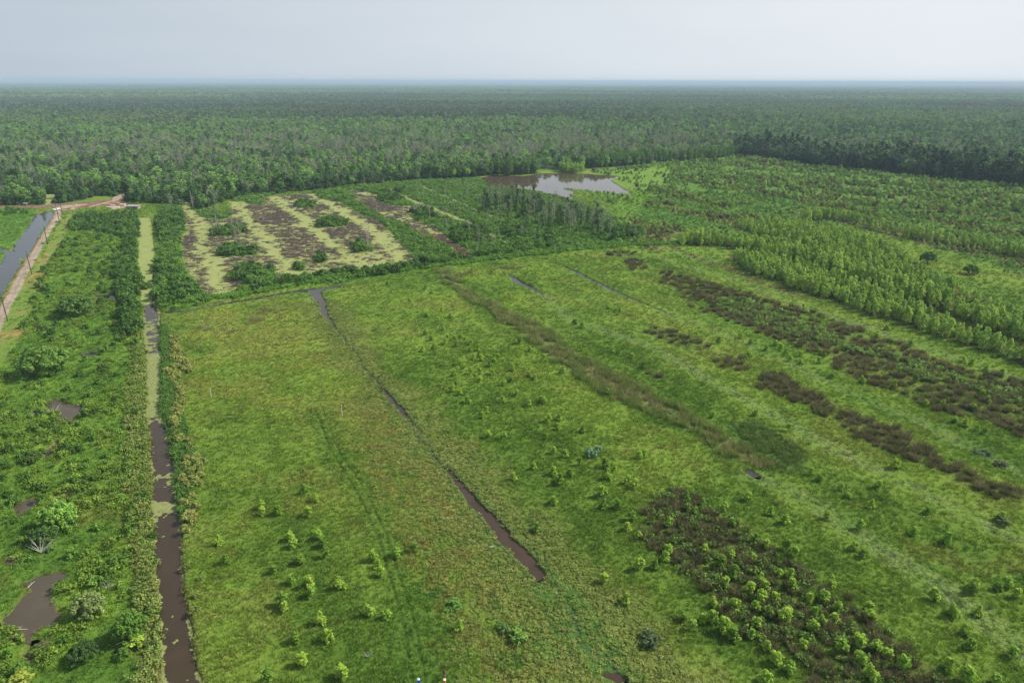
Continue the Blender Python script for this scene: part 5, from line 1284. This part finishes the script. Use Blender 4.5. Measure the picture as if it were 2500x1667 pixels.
for reg_, p_, s, rz, lb_ in (('J', (1440, 290), 1.0, .25, 'long bleached log lying by the round bush islet'), ('J', (880, 885), .9, .2, 'pale log beside the lowest grey trunks of the swamp'), ('J', (2120, 800), .6, -.3, 'pale broken log left of the tall bare trunk'), ('J', (690, 910), .7, .6, 'slanting pale log in the lower left swamp'),
                              ('B', (1290, 1080), .7, .5, 'pale leaning log in the drowned wood')):
    (x_, y_), = ground(src(reg_, [p_]))
    o = put('log', 0 if s < 1 else 2, x_, y_, .15, s * 1.4, rz, (.4, .4, .4), 'fallen_log')
    me = o.data.copy(); me.materials[0] = M_pale; o.data = me
    o['label'] = lb_; o['category'] = 'log'; o['group'] = 'bleached logs'
for reg_, p_, s, rz, lb_ in (('G', (280, 680), 1.0, 0, 'fan of bleached dead branches beside the mud pools'), ('B', (620, 950), 2.2, .2, 'big bleached dead crown in the middle of the swamp'), ('N', (680, 560), .8, .6, 'thin grey dead branches in the marsh pool'), ('N', (480, 620), .7, 1.2, 'pale dead stems left of the marsh pool'), ('G', (740, 930), .5, 0, 'small heap of grey dead twigs in the near marsh'), ('H', (275, 1395), .35, 0, 'small grey dead bush in the lower grass')):
    (x_, y_), = ground(src(reg_, [p_]))
    o = put('brush', 0, x_, y_, height_at(x_, y_) + .1, s, rz, (.4, .4, .4), 'dead_branches')
    o['label'] = lb_; o['category'] = 'dead branches'
for p_, l_, rz, lb_ in (((213, 880), .35, 1.4, 'bent pale branch in the large mud pool'), ((115, 1197), .55, .15, 'long pale branch at the lower edge of the large mud pool'), ((375, 1150), .3, .7, 'short pale branch at the right edge of the mud pool')):
    (x_, y_), = ground(src('G', [p_]))
    o = put('log', 3, x_, y_, -.38, l_, rz, (.4, .4, .4), 'pale_branch'); me = o.data.copy(); me.materials[0] = M_pale; o.data = me
    o['label'] = lb_; o['category'] = 'branch'

# ---- forest
FP = P['forest']
def forest_pts(r0, r1, sp_, seed, tmax=.84):
    x, y, rg = jitter_pts(r0, r1, sp_, seed, tmax)
    if r1 <= 1700:
        k = in_shape(x + 9 * fbm(x, y, 22, 5, 3), y + 11 * fbm(x, y, 22, 9, 3), FP)
        i = gidx(x, y); k &= (mask_bank[i] < .3) & (mw[i] < .3)
    else:
        k = np.ones(len(x), bool)
    return x[k], y[k], rg
mask_bank = np.maximum(mask_of(P['bank'], .5, .5, 2.0), 0)
x, y, rg = forest_pts(330, 1500, 5.8, 151)
rD = np.hypot(x, y); big = fbm(x * .6, y, 170, 161, 3); mid_ = fbm(x, y, 40, 171, 2)
gband = np.exp(-((rD - 900 - 0.25 * np.maximum(x, 0)) / 240) ** 2)
dE = np.full(len(x), 999.0); kE = (x > 180) & (rD < 1400); dE[kE] = sd_poly(x[kE], y[kE], FP)
eastd = sst(x, 200, 330) * sst(70 + .05 * x - dE, 0, 25)  # right-edge trees get darker leaf tints, painting in the forest front's shaded side
for j in range(len(x)):
    u = rg.random(); pg = min(.85, .26 + .55 * gband[j] * (0.7 + .6 * mid_[j]) + .15 * big[j])
    if eastd[j] > .5:
        pr = 'broad' if u < .45 else 'narrow' if u < .85 else 'sparse'; c_ = ((54, 78, 52), (62, 86, 56), (72, 96, 62), (84, 106, 66))[int(rg.integers(0, 4))]
    elif u < pg:
        pr = 'sparse'; c_ = (98, 112, 78)
    else:
        pr = 'broad' if u < pg + (1 - pg) * .84 else 'narrow'; t_ = rg.random()
        t_ = t_ + .35 * float(mid_[j]) + .2 * float(big[j]); c_ = (62, 92, 48) if t_ < .3 else (84, 116, 58) if t_ < .62 else (112, 144, 70) if t_ < 1.35 else (124, 110, 76)
    edge_h = .92 + .16 * big[j] + .16 * mid_[j]
    s = rg.uniform(.58, 1.15) * edge_h * (1.22 if rg.random() < .04 else 1.0) * (.74 if eastd[j] < .5 else 1.18)
    if rD[j] < 470:
        s *= .8
    zn = 'tree at the left forest edge' if x[j] < -200 else 'tree behind the swamp' if x[j] < 120 else 'tree at the right forest edge'
    dark = sum(c_) < 205
    add_item('forest', pr, x[j], y[j], s * rg.uniform(1.0, 1.4), alb(c_) * KL * (1 + .14 * rg.normal()), zn, name='forest_tree', cat='tree', group='trees along the edge of the forest', adj='thin greyish' if pr == 'sparse' else ('dark ' if dark else '') + ('rounded' if pr == 'broad' else 'narrow') + ' green', sz=s, size=s)
emit('forest', 300, 'forest', 'swamp forest reaching from the field to the horizon', 'broad', 16)
def far_forest(r0, r1, sp_, seed, s0, protos, k_=KL):
    x, y, rg = forest_pts(r0, r1, sp_, seed)
    q = in_frame(x, y, 500, 10); x, y = x[q], y[q]; n = len(x)
    # leave the lake open
    lk = sd_line(x, y, np.array([[-9000, 16500], [-2000, 14500], [4000, 15500], [9000, 17500], [20000, 26000.]]), [300, 2400, 2400, 2000, 300]) < 0
    x, y = x[lk], y[lk]; n = len(x)
    big = fbm(x * .5, y, 420, 181, 3); t_ = np.clip(.5 + .55 * big + .33 * rg.normal(size=n), 0, 1)
    g_ = fbm(x * .4, y, 900, 191, 3)
    c_ = alb((54, 82, 46)) * (1 - t_[:, None]) + alb((116, 144, 74)) * t_[:, None]
    gg = (sst(g_, .1, .6) * .6)[:, None]; c_ = c_ * (1 - gg) + alb((84, 92, 66)) * gg
    s = s0 * rg.uniform(.8, 1.2, n); sz = rg.uniform(.62, 1.0, n) * (1 + .14 * big)
    k_ = k_ * .86
    stand("forest", "swamp forest reaching from the field to the horizon", np.stack([x, y, 0 * x], 1), np.stack([s, s, sz], 1), np.stack([0 * x, 0 * x, rg.uniform(0, 6.28, n)], 1), c_ * k_ * (1 + .12 * rg.normal(size=(n, 1))), rg.integers(0, len(protos), n), protos)
far_forest(1500, 3400, 9.5, 152, 1.3, SP['broad'] + SP['narrow'][:1] + SP['sparse'][:2])
far_forest(3400, 9000, 19, 153, 1.55, SP['far'])
far_forest(9000, 24000, 46, 154, 3.6, SP['far'])
# undergrowth along the forest floor
mass("undergrowth", "dark undergrowth below the forest edge", [offset_poly(W('A', [(0, 905), (310, 893), (390, 888), (500, 870), (700, 830), (900, 870), (1230, 900), (1390, 930), (1500, 870), (1750, 830), (2100, 800), (2352, 775), (2352, 740), (1500, 780), (700, 780), (0, 820)]), 2),
      W('B', [(120, 775), (460, 735), (1060, 700), (1060, 680), (120, 730)]), W('C', [(470, 565), (1000, 640), (1640, 700), (2352, 775), (2352, 750), (1640, 680), (1000, 620), (470, 550)])], 3.6, 'shrub', 1.2, 2.4, (44, 72, 36), (66, 98, 46), 155)

# ================================================================ made things
def bx(bm, c, d, rz=0.0, rx=0.0):
    m = Matrix.Translation(c) @ Matrix.Rotation(rz, 4, 'Z') @ Matrix.Rotation(rx, 4, 'X') @ Matrix.Diagonal((*d, 1))
    bmesh.ops.create_cube(bm, size=1, matrix=m)
def bmobj(name, bm, mat, parent=None, loc=None, bevel=0):
    if bevel:
        bmesh.ops.bevel(bm, geom=bm.edges[:], offset=bevel, segments=2, affect='EDGES')
    me = bpy.data.meshes.new(name); bm.to_mesh(me); bm.free(); me.materials.append(mat)
    o = bpy.data.objects.new(name, me); link(o)
    if parent:
        o.parent = parent
    if loc is not None:
        o.location = loc
    return o
def empty(name, loc, label, cat, group=None, rz=0):
    o = bpy.data.objects.new(name, None); o.empty_display_size = .4; link(o); o.location = loc; o.rotation_euler = (0, 0, rz)
    o['label'] = label; o['category'] = cat
    if group:
        o['group'] = group
    return o
M_pole = simple("creosoted_pole", (0.10, 0.07, 0.05), .85, .25)
M_arm = simple("grey_crossarm", (0.42, 0.40, 0.37), .8, .2)
M_ins = simple("porcelain", (0.62, 0.62, 0.60), .3, .05)
M_white = simple("white_plastic", (0.80, 0.80, 0.78), .4, .05)
def pole(base, h, label, arm=True, leanv=(0, 0)):
    r = empty('utility_pole', (*base, 0), label, 'utility pole', 'wooden utility poles along the gravel road')
    Vv, Ff = tubes([([(0, 0, -.5), (leanv[0] * .5, leanv[1] * .5, h * .5), (leanv[0], leanv[1], h)], [.19, .17, .13])], 8)
    mesh_obj('pole', Vv, Ff, M_pole, r)
    if arm:
        bm = bmesh.new(); bx(bm, (leanv[0], .16 + leanv[1], h - .9), (2.4, .12, .14), .15); bmobj('crossarm', bm, M_arm, r)
        for k in (-1.05, -.35, 1.05):
            Vv, Ff = tubes([([(leanv[0] + k, .16 + leanv[1] + k * .15, h - .83), (leanv[0] + k, .16 + leanv[1] + k * .15, h - .62)], [.06, .045])], 6)
            mesh_obj('insulator', Vv, Ff, M_ins, r)
    return r
for p_, h, lb_, arm in (((19, 784), 10.2, 'wooden utility pole nearest the left edge of the photo', True), ((78, 671.5), 10.4, 'second wooden utility pole up the gravel road', True), ((117, 597), 9.6, 'third wooden utility pole up the gravel road', True),
                        ((144.6, 539.5), 11.2, 'tall wooden utility pole at the road end, left of the braced one', True), ((152.5, 523), 7.5, 'short utility pole beside the earth bank', False)):
    pole(ground([p_])[0], h, lb_, arm)
g0 = ground([(162, 539)])[0]; g1 = ground([(138.8, 516.6)], 7.0)[0]
Vv, Ff = tubes([([(0, 0, -.3), (g1[0] - g0[0], g1[1] - g0[1], 7.0)], [.15, .12])], 8)
o = mesh_obj('brace_pole', Vv, Ff, M_pole); o.location = (*g0, 0); o['label'] = 'slanting brace pole leaning against the road-end utility pole'; o['category'] = 'brace pole'
# white marker pipes and thin stakes
def stake(p0, h, label, mat=M_white, r=.055, name='marker_pipe', cat='marker pipe', lean=0.0):
    (x, y), = ground([p0]); top = 1.0
    paths = [([(0, 0, -.3), (lean * h, 0, h)], [r, r])]
    Vv, Ff = tubes(paths, 8)
    o = mesh_obj(name, Vv, Ff, mat); o.location = (x, y, 0); o['label'] = label; o['category'] = cat; o['group'] = 'marker pipes standing in the field'
    c, cf = tubes([([(lean * h, 0, h - .1), (lean * h, 0, h + .03)], [r * 1.3, r * 1.3])], 8)
    mesh_obj('cap', c, cf, mat, o)
    return o
stake((516.5, 972), 3.1, 'white marker pipe left of the field, near the canal')
stake((836, 1015), 3.1, 'white marker pipe above the wheel tracks')
stake((1397, 826), 2.2, 'thin white marker pipe right of the reed belt', r=.03)
stake((753, 961), 2.4, 'thin brown stake in the tan grass', M_pole, .035, 'stake', 'stake')
stake((795, 978), 1.6, 'short thin stake left of the second white pipe', M_pole, .03, 'stake', 'stake')
stake((1334, 946), 1.8, 'thin pale stake in the middle field', M_arm, .03, 'stake', 'stake')
stake((1192, 1066), 1.5, 'small pale stake left of the middle bushes', M_white, .03, 'stake', 'stake')

# crossing: pickup, slabs, shed roof, white box
M_paint = simple("white_paint", (.78, .78, .76), .35, .03, 3, 0, .5)
M_glass = simple("dark_glass", (.02, .025, .03), .08, .05, 3, 0, .5)
M_tyre = simple("tyre_rubber", (.02, .02, .02), .9, .1)
M_rim = simple("steel_rim", (.5, .5, .5), .35, .1, 3, .6)
M_lamp = simple("red_lamp", (.45, .02, .02), .3, .1)
tr_loc = ground([(138, 514)])[0]
t_ = empty('pickup_truck', (*tr_loc, .12), 'small white pickup truck parked where the gravel road meets the earth bank', 'truck', rz=math.radians(-14))
bm = bmesh.new(); bx(bm, (0, 0, .72), (1.85, 5.2, .55)); bx(bm, (0, 1.75, 1.05), (1.75, 1.5, .22)); bx(bm, (-.87, -1.5, 1.08), (.1, 2.1, .2)); bx(bm, (.87, -1.5, 1.08), (.1, 2.1, .2)); bx(bm, (0, -2.53, 1.08), (1.7, .1, .2))
bmobj('body', bm, M_paint, t_, bevel=.04)
bm = bmesh.new(); bx(bm, (0, .35, 1.35), (1.68, 1.7, .68)); 
for v in bm.verts:
    if v.co.z > 1.5:
        v.co.x *= .86; v.co.y = .35 + (v.co.y - .35) * .74
cab = bmobj('cab', bm, M_paint, t_, bevel=.05)
for nm, c, d in (('windscreen', (0, 1.11, 1.38), (1.4, .03, .42)), ('rear_window', (0, -.42, 1.38), (1.4, .03, .36)), ('side_window', (-.80, .35, 1.40), (.03, 1.2, .34)), ('side_window', (.80, .35, 1.40), (.03, 1.2, .34))):
    bm = bmesh.new(); bx(bm, c, d); bmobj(nm, bm, M_glass, cab)
for sx in (-1, 1):
    for sy in (-1.6, 1.65):
        bm = bmesh.new(); bmesh.ops.create_cone(bm, cap_ends=True, segments=20, radius1=.38, radius2=.38, depth=.24, matrix=Matrix.Translation((sx * .86, sy, .38)) @ Matrix.Rotation(math.pi / 2, 4, 'Y'))
        w_ = bmobj('wheel', bm, M_tyre, t_, bevel=.03)
        bm = bmesh.new(); bmesh.ops.create_cone(bm, cap_ends=True, segments=16, radius1=.2, radius2=.2, depth=.27, matrix=Matrix.Translation((sx * .87, sy, .38)) @ Matrix.Rotation(math.pi / 2, 4, 'Y')); bmobj('rim', bm, M_rim, w_)
    bm = bmesh.new(); bx(bm, (sx * .8, -2.61, .85), (.16, .03, .3)); bmobj('tail_light', bm, M_lamp, t_)
M_conc = simple("pale_concrete", tuple(s2l((200, 184, 168))), .9, .15, 1.0)
M_pinkc = simple("pinkish_concrete", tuple(s2l((196, 158, 140))), .9, .15, 1.0)
M_roof = simple("grey_sheet_metal", tuple(s2l((168, 164, 162))), .5, .15, 1.0, .2)
slabs = [('K', (1660, 455), (3.6, 2.2, 1.6), .1, M_conc, 'big white concrete block right of the earth bank'), ('K', (1500, 470), (8, 2.2, .5), .05, M_conc, 'long pale concrete slab left of the white block'),
         ('K', (1540, 400), (5, 1.6, .6), -.05, M_pinkc, 'pinkish concrete slab on the earth bank'), ('K', (1390, 420), (5.5, 1.4, .5), .12, M_pinkc, 'broken pink slab at the middle of the earth bank'),
         ('K', (1490, 442), (3, 1.2, .5), .0, M_conc, 'small pale slab in front of the pink slabs'), ('K', (665, 520), (4, .8, .35), .1, M_conc, 'narrow pale slab beside the road end'), ('K', (900, 582), (5, .8, .35), .1, M_conc, 'narrow white slab in front of the thicket'),
         ('K', (1775, 240), (2.6, 1.8, .8), .1, M_conc, 'white block at the upper end of the sandy track'), ('K', (850, 435), (3, 1.2, .5), -.1, M_conc, 'pale slab left on the earth bank')]
for rg_, p_, d_, rz, mt, lb_ in slabs:
    (x_, y_), = ground(src(rg_, [p_]))
    bm = bmesh.new(); bx(bm, (0, 0, d_[2] / 2), d_, 0, .03)
    for v in bm.verts:
        v.co += Vector((RNG.normal(0, .12), RNG.normal(0, .12), RNG.normal(0, .04)))
    o = bmobj('concrete_slab', bm, mt, None, (x_, y_, .45), bevel=.05); o.rotation_euler = (0, 0, rz); o['label'] = lb_; o['category'] = 'concrete slab'; o['group'] = 'broken concrete on the earth bank'
(x_, y_), = ground(src('K', [(1845, 490)]))
sh = empty('shed', (x_, y_, .2), 'low shed with a grey flat metal roof behind the bushes', 'shed')
bm = bmesh.new(); bx(bm, (0, 0, 1.0), (7.6, 4.0, 2.0)); bmobj('wall', bm, simple("shed_wall", tuple(s2l((150, 136, 120))), .9), sh)
bm = bmesh.new(); bx(bm, (0, 0, 2.15), (8.4, 4.8, .14), 0, .06); bmobj('roof', bm, M_roof, sh)
bm = bmesh.new(); bx(bm, (1.5, -2.01, .95), (.95, .06, 1.8)); bmobj('door', bm, M_pole, sh)
(x_, y_), = ground(src('K', [(20, 440)]))
bxo = empty('pump_box', (x_, y_, .5), 'small white-topped box on the bank at the left edge', 'pump box')
bm = bmesh.new(); bx(bm, (0, 0, .7), (1.9, 1.4, 1.4)); bmobj('box', bm, simple("dark_box", (.09, .09, .10), .6), bxo, bevel=.03)
bm = bmesh.new(); bx(bm, (0, 0, 1.5), (2.3, 1.7, .18)); bmobj('lid', bm, M_paint, bxo, bevel=.03)
M_feather = simple("white_feathers", (.8, .8, .78), .8, .03)
def egret(p_, reg_, label):
    (x_, y_), = ground(src(reg_, [p_]))
    pa = [([(-.28, 0, .5), (-.12, 0, .58), (.05, 0, .62), (.2, 0, .60)], [.03, .12, .13, .06]), ([(.18, 0, .62), (.30, 0, .74), (.22, 0, .90), (.32, 0, 1.0)], [.06, .04, .035, .045])]
    Vv, Ff = tubes(pa, 8); o = mesh_obj('egret', Vv, Ff, M_feather)
    Vv, Ff = tubes([([(.32, 0, 1.0), (.48, 0, .98)], [.02, .004])], 5); mesh_obj('bill', Vv, Ff, simple("yellow_bill", (.6, .4, .05), .5), o)
    for s_ in (-.05, .05):
        Vv, Ff = tubes([([(0, s_, .55), (.02, s_, .25), (0, s_, -.1)], [.015, .012, .012])], 5); mesh_obj('leg', Vv, Ff, M_tyre, o)
    o.location = (x_, y_, height_at(x_, y_)); o['label'] = label; o['category'] = 'egret'; o['group'] = 'white egrets by the water'
egret((12, 266), 'L', 'white egret on the bank of the roadside canal')
egret((1120, 655), 'H', 'white egret beside the muddy channel')

# ---- people at the bottom of the field
M_skin = simple("skin", (.42, .25, .17), .6, .06)
M_hair = simple("dark_hair", (.02, .015, .012), .8, .1)
def skin_mesh(name, verts, edges, radii, mat, parent=None, root=0, sub=1):
    bm = bmesh.new(); sl_ = bm.verts.layers.skin.verify()
    vv = [bm.verts.new(v) for v in verts]
    for e in edges:
        bm.edges.new((vv[e[0]], vv[e[1]]))
    for i_, r_ in enumerate(radii):
        vv[i_][sl_].radius = r_ if isinstance(r_, tuple) else (r_, r_)
        vv[i_][sl_].use_root = (i_ == root)
    o = bmobj(name, bm, mat, parent)
    o.modifiers.new('skin', 'SKIN')
    sb = o.modifiers.new('sub', 'SUBSURF'); sb.levels = sub; sb.render_levels = sub
    return o
def person(p_, z0, rz, label, shirt, trousers, hat, pose):
    (x_, y_), = ground([p_])
    r = empty('person', (x_, y_, z0), label, 'person', 'people standing in the grass', rz)
    aL, aR = pose
    vt = [(0, 0, .95), (0, 0, 1.12), (0, 0.0, 1.36), (0, 0, 1.47), (0, .01, 1.52), (0, .02, 1.62), (0, .02, 1.72),
          (-.10, 0, .90), (-.12, .03, .50), (-.12, -.02, .09), (-.13, .12, .04), (.10, 0, .90), (.13, -.02, .50), (.14, -.06, .09), (.15, .08, .04),
          (-.19, 0, 1.42), aL[0], aL[1], (.19, 0, 1.42), aR[0], aR[1]]
    ed = [(0, 1), (1, 2), (2, 3), (3, 4), (4, 5), (5, 6), (0, 7), (7, 8), (8, 9), (9, 10), (0, 11), (11, 12), (12, 13), (13, 14), (3, 15), (15, 16), (16, 17), (3, 18), (18, 19), (19, 20)]
    rd = [(.15, .11), (.13, .10), (.16, .11), (.10, .08), .055, (.085, .10), (.07, .08), .085, .058, .042, .04, .085, .058, .042, .04, .06, .042, .033, .06, .042, .033]
    for wi, (el_, ha) in ((17, aL), (20, aR)):
        d = Vector(ha) - Vector(el_); d.normalize(); side = d.cross(Vector((0, 1, .01))).normalized() if abs(d.y) < .9 else Vector((1, 0, 0))
        palm = len(vt); vt.append(tuple(Vector(ha) + d * .07)); ed.append((wi, palm)); rd.append((.038, .018))
        for f in range(4):
            b0 = len(vt); off = side * (-.027 + .018 * f)
            vt += [tuple(Vector(ha) + d * .10 + off), tuple(Vector(ha) + d * (.135 + .008 * (f in (1, 2))) + off * 1.1), tuple(Vector(ha) + d * (.165 + .008 * (f in (1, 2))) + off + Vector((0, .02, 0)))]
            ed += [(palm, b0), (b0, b0 + 1), (b0 + 1, b0 + 2)]; rd += [.009, .008, .007]
        b0 = len(vt); vt += [tuple(Vector(ha) + d * .05 + side * -.045), tuple(Vector(ha) + d * .085 + side * -.07)]; ed += [(palm, b0), (b0, b0 + 1)]; rd += [.011, .009]
    body = skin_mesh('body', vt, ed, rd, M_skin, r)
    skin_mesh('shirt', [(0, 0, .93), (0, 0, 1.14), (0, 0, 1.37), (0, 0, 1.47), (-.20, 0, 1.43), aL[0], tuple(Vector(aL[0]).lerp(Vector(aL[1]), .6)), (.20, 0, 1.43), aR[0], tuple(Vector(aR[0]).lerp(Vector(aR[1]), .6))],
              [(0, 1), (1, 2), (2, 3), (3, 4), (4, 5), (5, 6), (3, 7), (7, 8), (8, 9)], [(.18, .13), (.16, .125), (.19, .135), (.11, .09), .08, .06, .052, .08, .06, .052], shirt, r)
    skin_mesh('trousers', [(0, 0, .97), (-.10, 0, .88), (-.12, .03, .5), (-.12, -.02, .14), (.10, 0, .88), (.13, -.02, .5), (.14, -.06, .14)], [(0, 1), (1, 2), (2, 3), (0, 4), (4, 5), (5, 6)], [(.165, .125), .11, .08, .065, .11, .08, .065], trousers, r)
    bm = bmesh.new(); bmesh.ops.create_uvsphere(bm, u_segments=16, v_segments=10, radius=.112, matrix=Matrix.Translation((0, .005, 1.69)) @ Matrix.Diagonal((.92, 1.08, 1.0, 1)))
    bmesh.ops.delete(bm, geom=[v for v in bm.verts if v.co.z < 1.665 and v.co.y > -.03], context='VERTS'); bmobj('hair', bm, M_hair, r)
    if hat:
        bm = bmesh.new(); bmesh.ops.create_uvsphere(bm, u_segments=16, v_segments=10, radius=.125, matrix=Matrix.Translation((0, .01, 1.72)) @ Matrix.Diagonal((.95, 1.1, .85, 1)))
        bmesh.ops.delete(bm, geom=[v for v in bm.verts if v.co.z < 1.70], context='VERTS')
        bmesh.ops.create_cone(bm, cap_ends=True, segments=20, radius1=.22, radius2=.20, depth=.02, matrix=Matrix.Translation((0, .02, 1.71))); bmobj('hat', bm, hat, r)
    bm = bmesh.new()
    bx(bm, (0, .125, 1.645), (.022, .03, .04)); bmobj('nose', bm, M_skin, r, bevel=.005)
    bm = bmesh.new(); bx(bm, (-.032, .112, 1.672), (.022, .012, .01)); bx(bm, (.032, .112, 1.672), (.022, .012, .01)); bmobj('eyes', bm, M_hair, r)
    bm = bmesh.new(); bx(bm, (0, .116, 1.60), (.045, .012, .01)); bmobj('mouth', bm, simple("lips", (.35, .12, .10), .6), r)
    return r
M_sh1 = simple("maroon_cloth", (.22, .055, .05), .9); M_sh2 = simple("blue_cloth", (.03, .13, .50), .9); M_sh3 = simple("orange_red_cloth", (.55, .14, .08), .9)
M_tr1 = simple("grey_cloth", (.16, .17, .19), .9); M_tr2 = simple("dark_cloth", (.05, .05, .06), .9)
M_h2 = simple("pale_blue_hat", (.55, .66, .72), .8); M_h3 = simple("cream_hat", (.82, .76, .52), .8)
DEF = (((-.27, .02, 1.16), (-.25, .16, .98)), ((.27, .02, 1.16), (.24, .18, 1.02)))
person((1085, 1656.5), 0, 2.6, 'person in a maroon shirt and grey trousers standing in the grass', M_sh1, M_tr1, None, DEF)
person((1023, 1679), 0, 2.9, 'person in a blue top and pale hat, cut by the bottom edge', M_sh2, M_tr2, M_h2, DEF)
person((1086.5, 1680), 0, 2.2, 'person in an orange-red top and cream hat, cut by the bottom edge', M_sh3, M_tr2, M_h3, DEF)

# ---------------------------------------------------------------- haze
bm = bmesh.new()
bx(bm, (0, 0, 47.0), (130000, 130000, 98.0))
hz = bpy.data.materials.new("haze_air"); hz.use_nodes = True
ht = hz.node_tree; ht.nodes.clear()
ho = ht.nodes.new('ShaderNodeOutputMaterial'); pv = ht.nodes.new('ShaderNodeVolumePrincipled')
pv.inputs['Color'].default_value = (0.60, 0.80, 0.96, 1)
pv.inputs['Density'].default_value = HAZE_D
pv.inputs['Anisotropy'].default_value = 0.0
ht.links.new(pv.outputs[0], ho.inputs['Volume'])
o = bmobj('haze', bm, hz); o['kind'] = 'stuff'
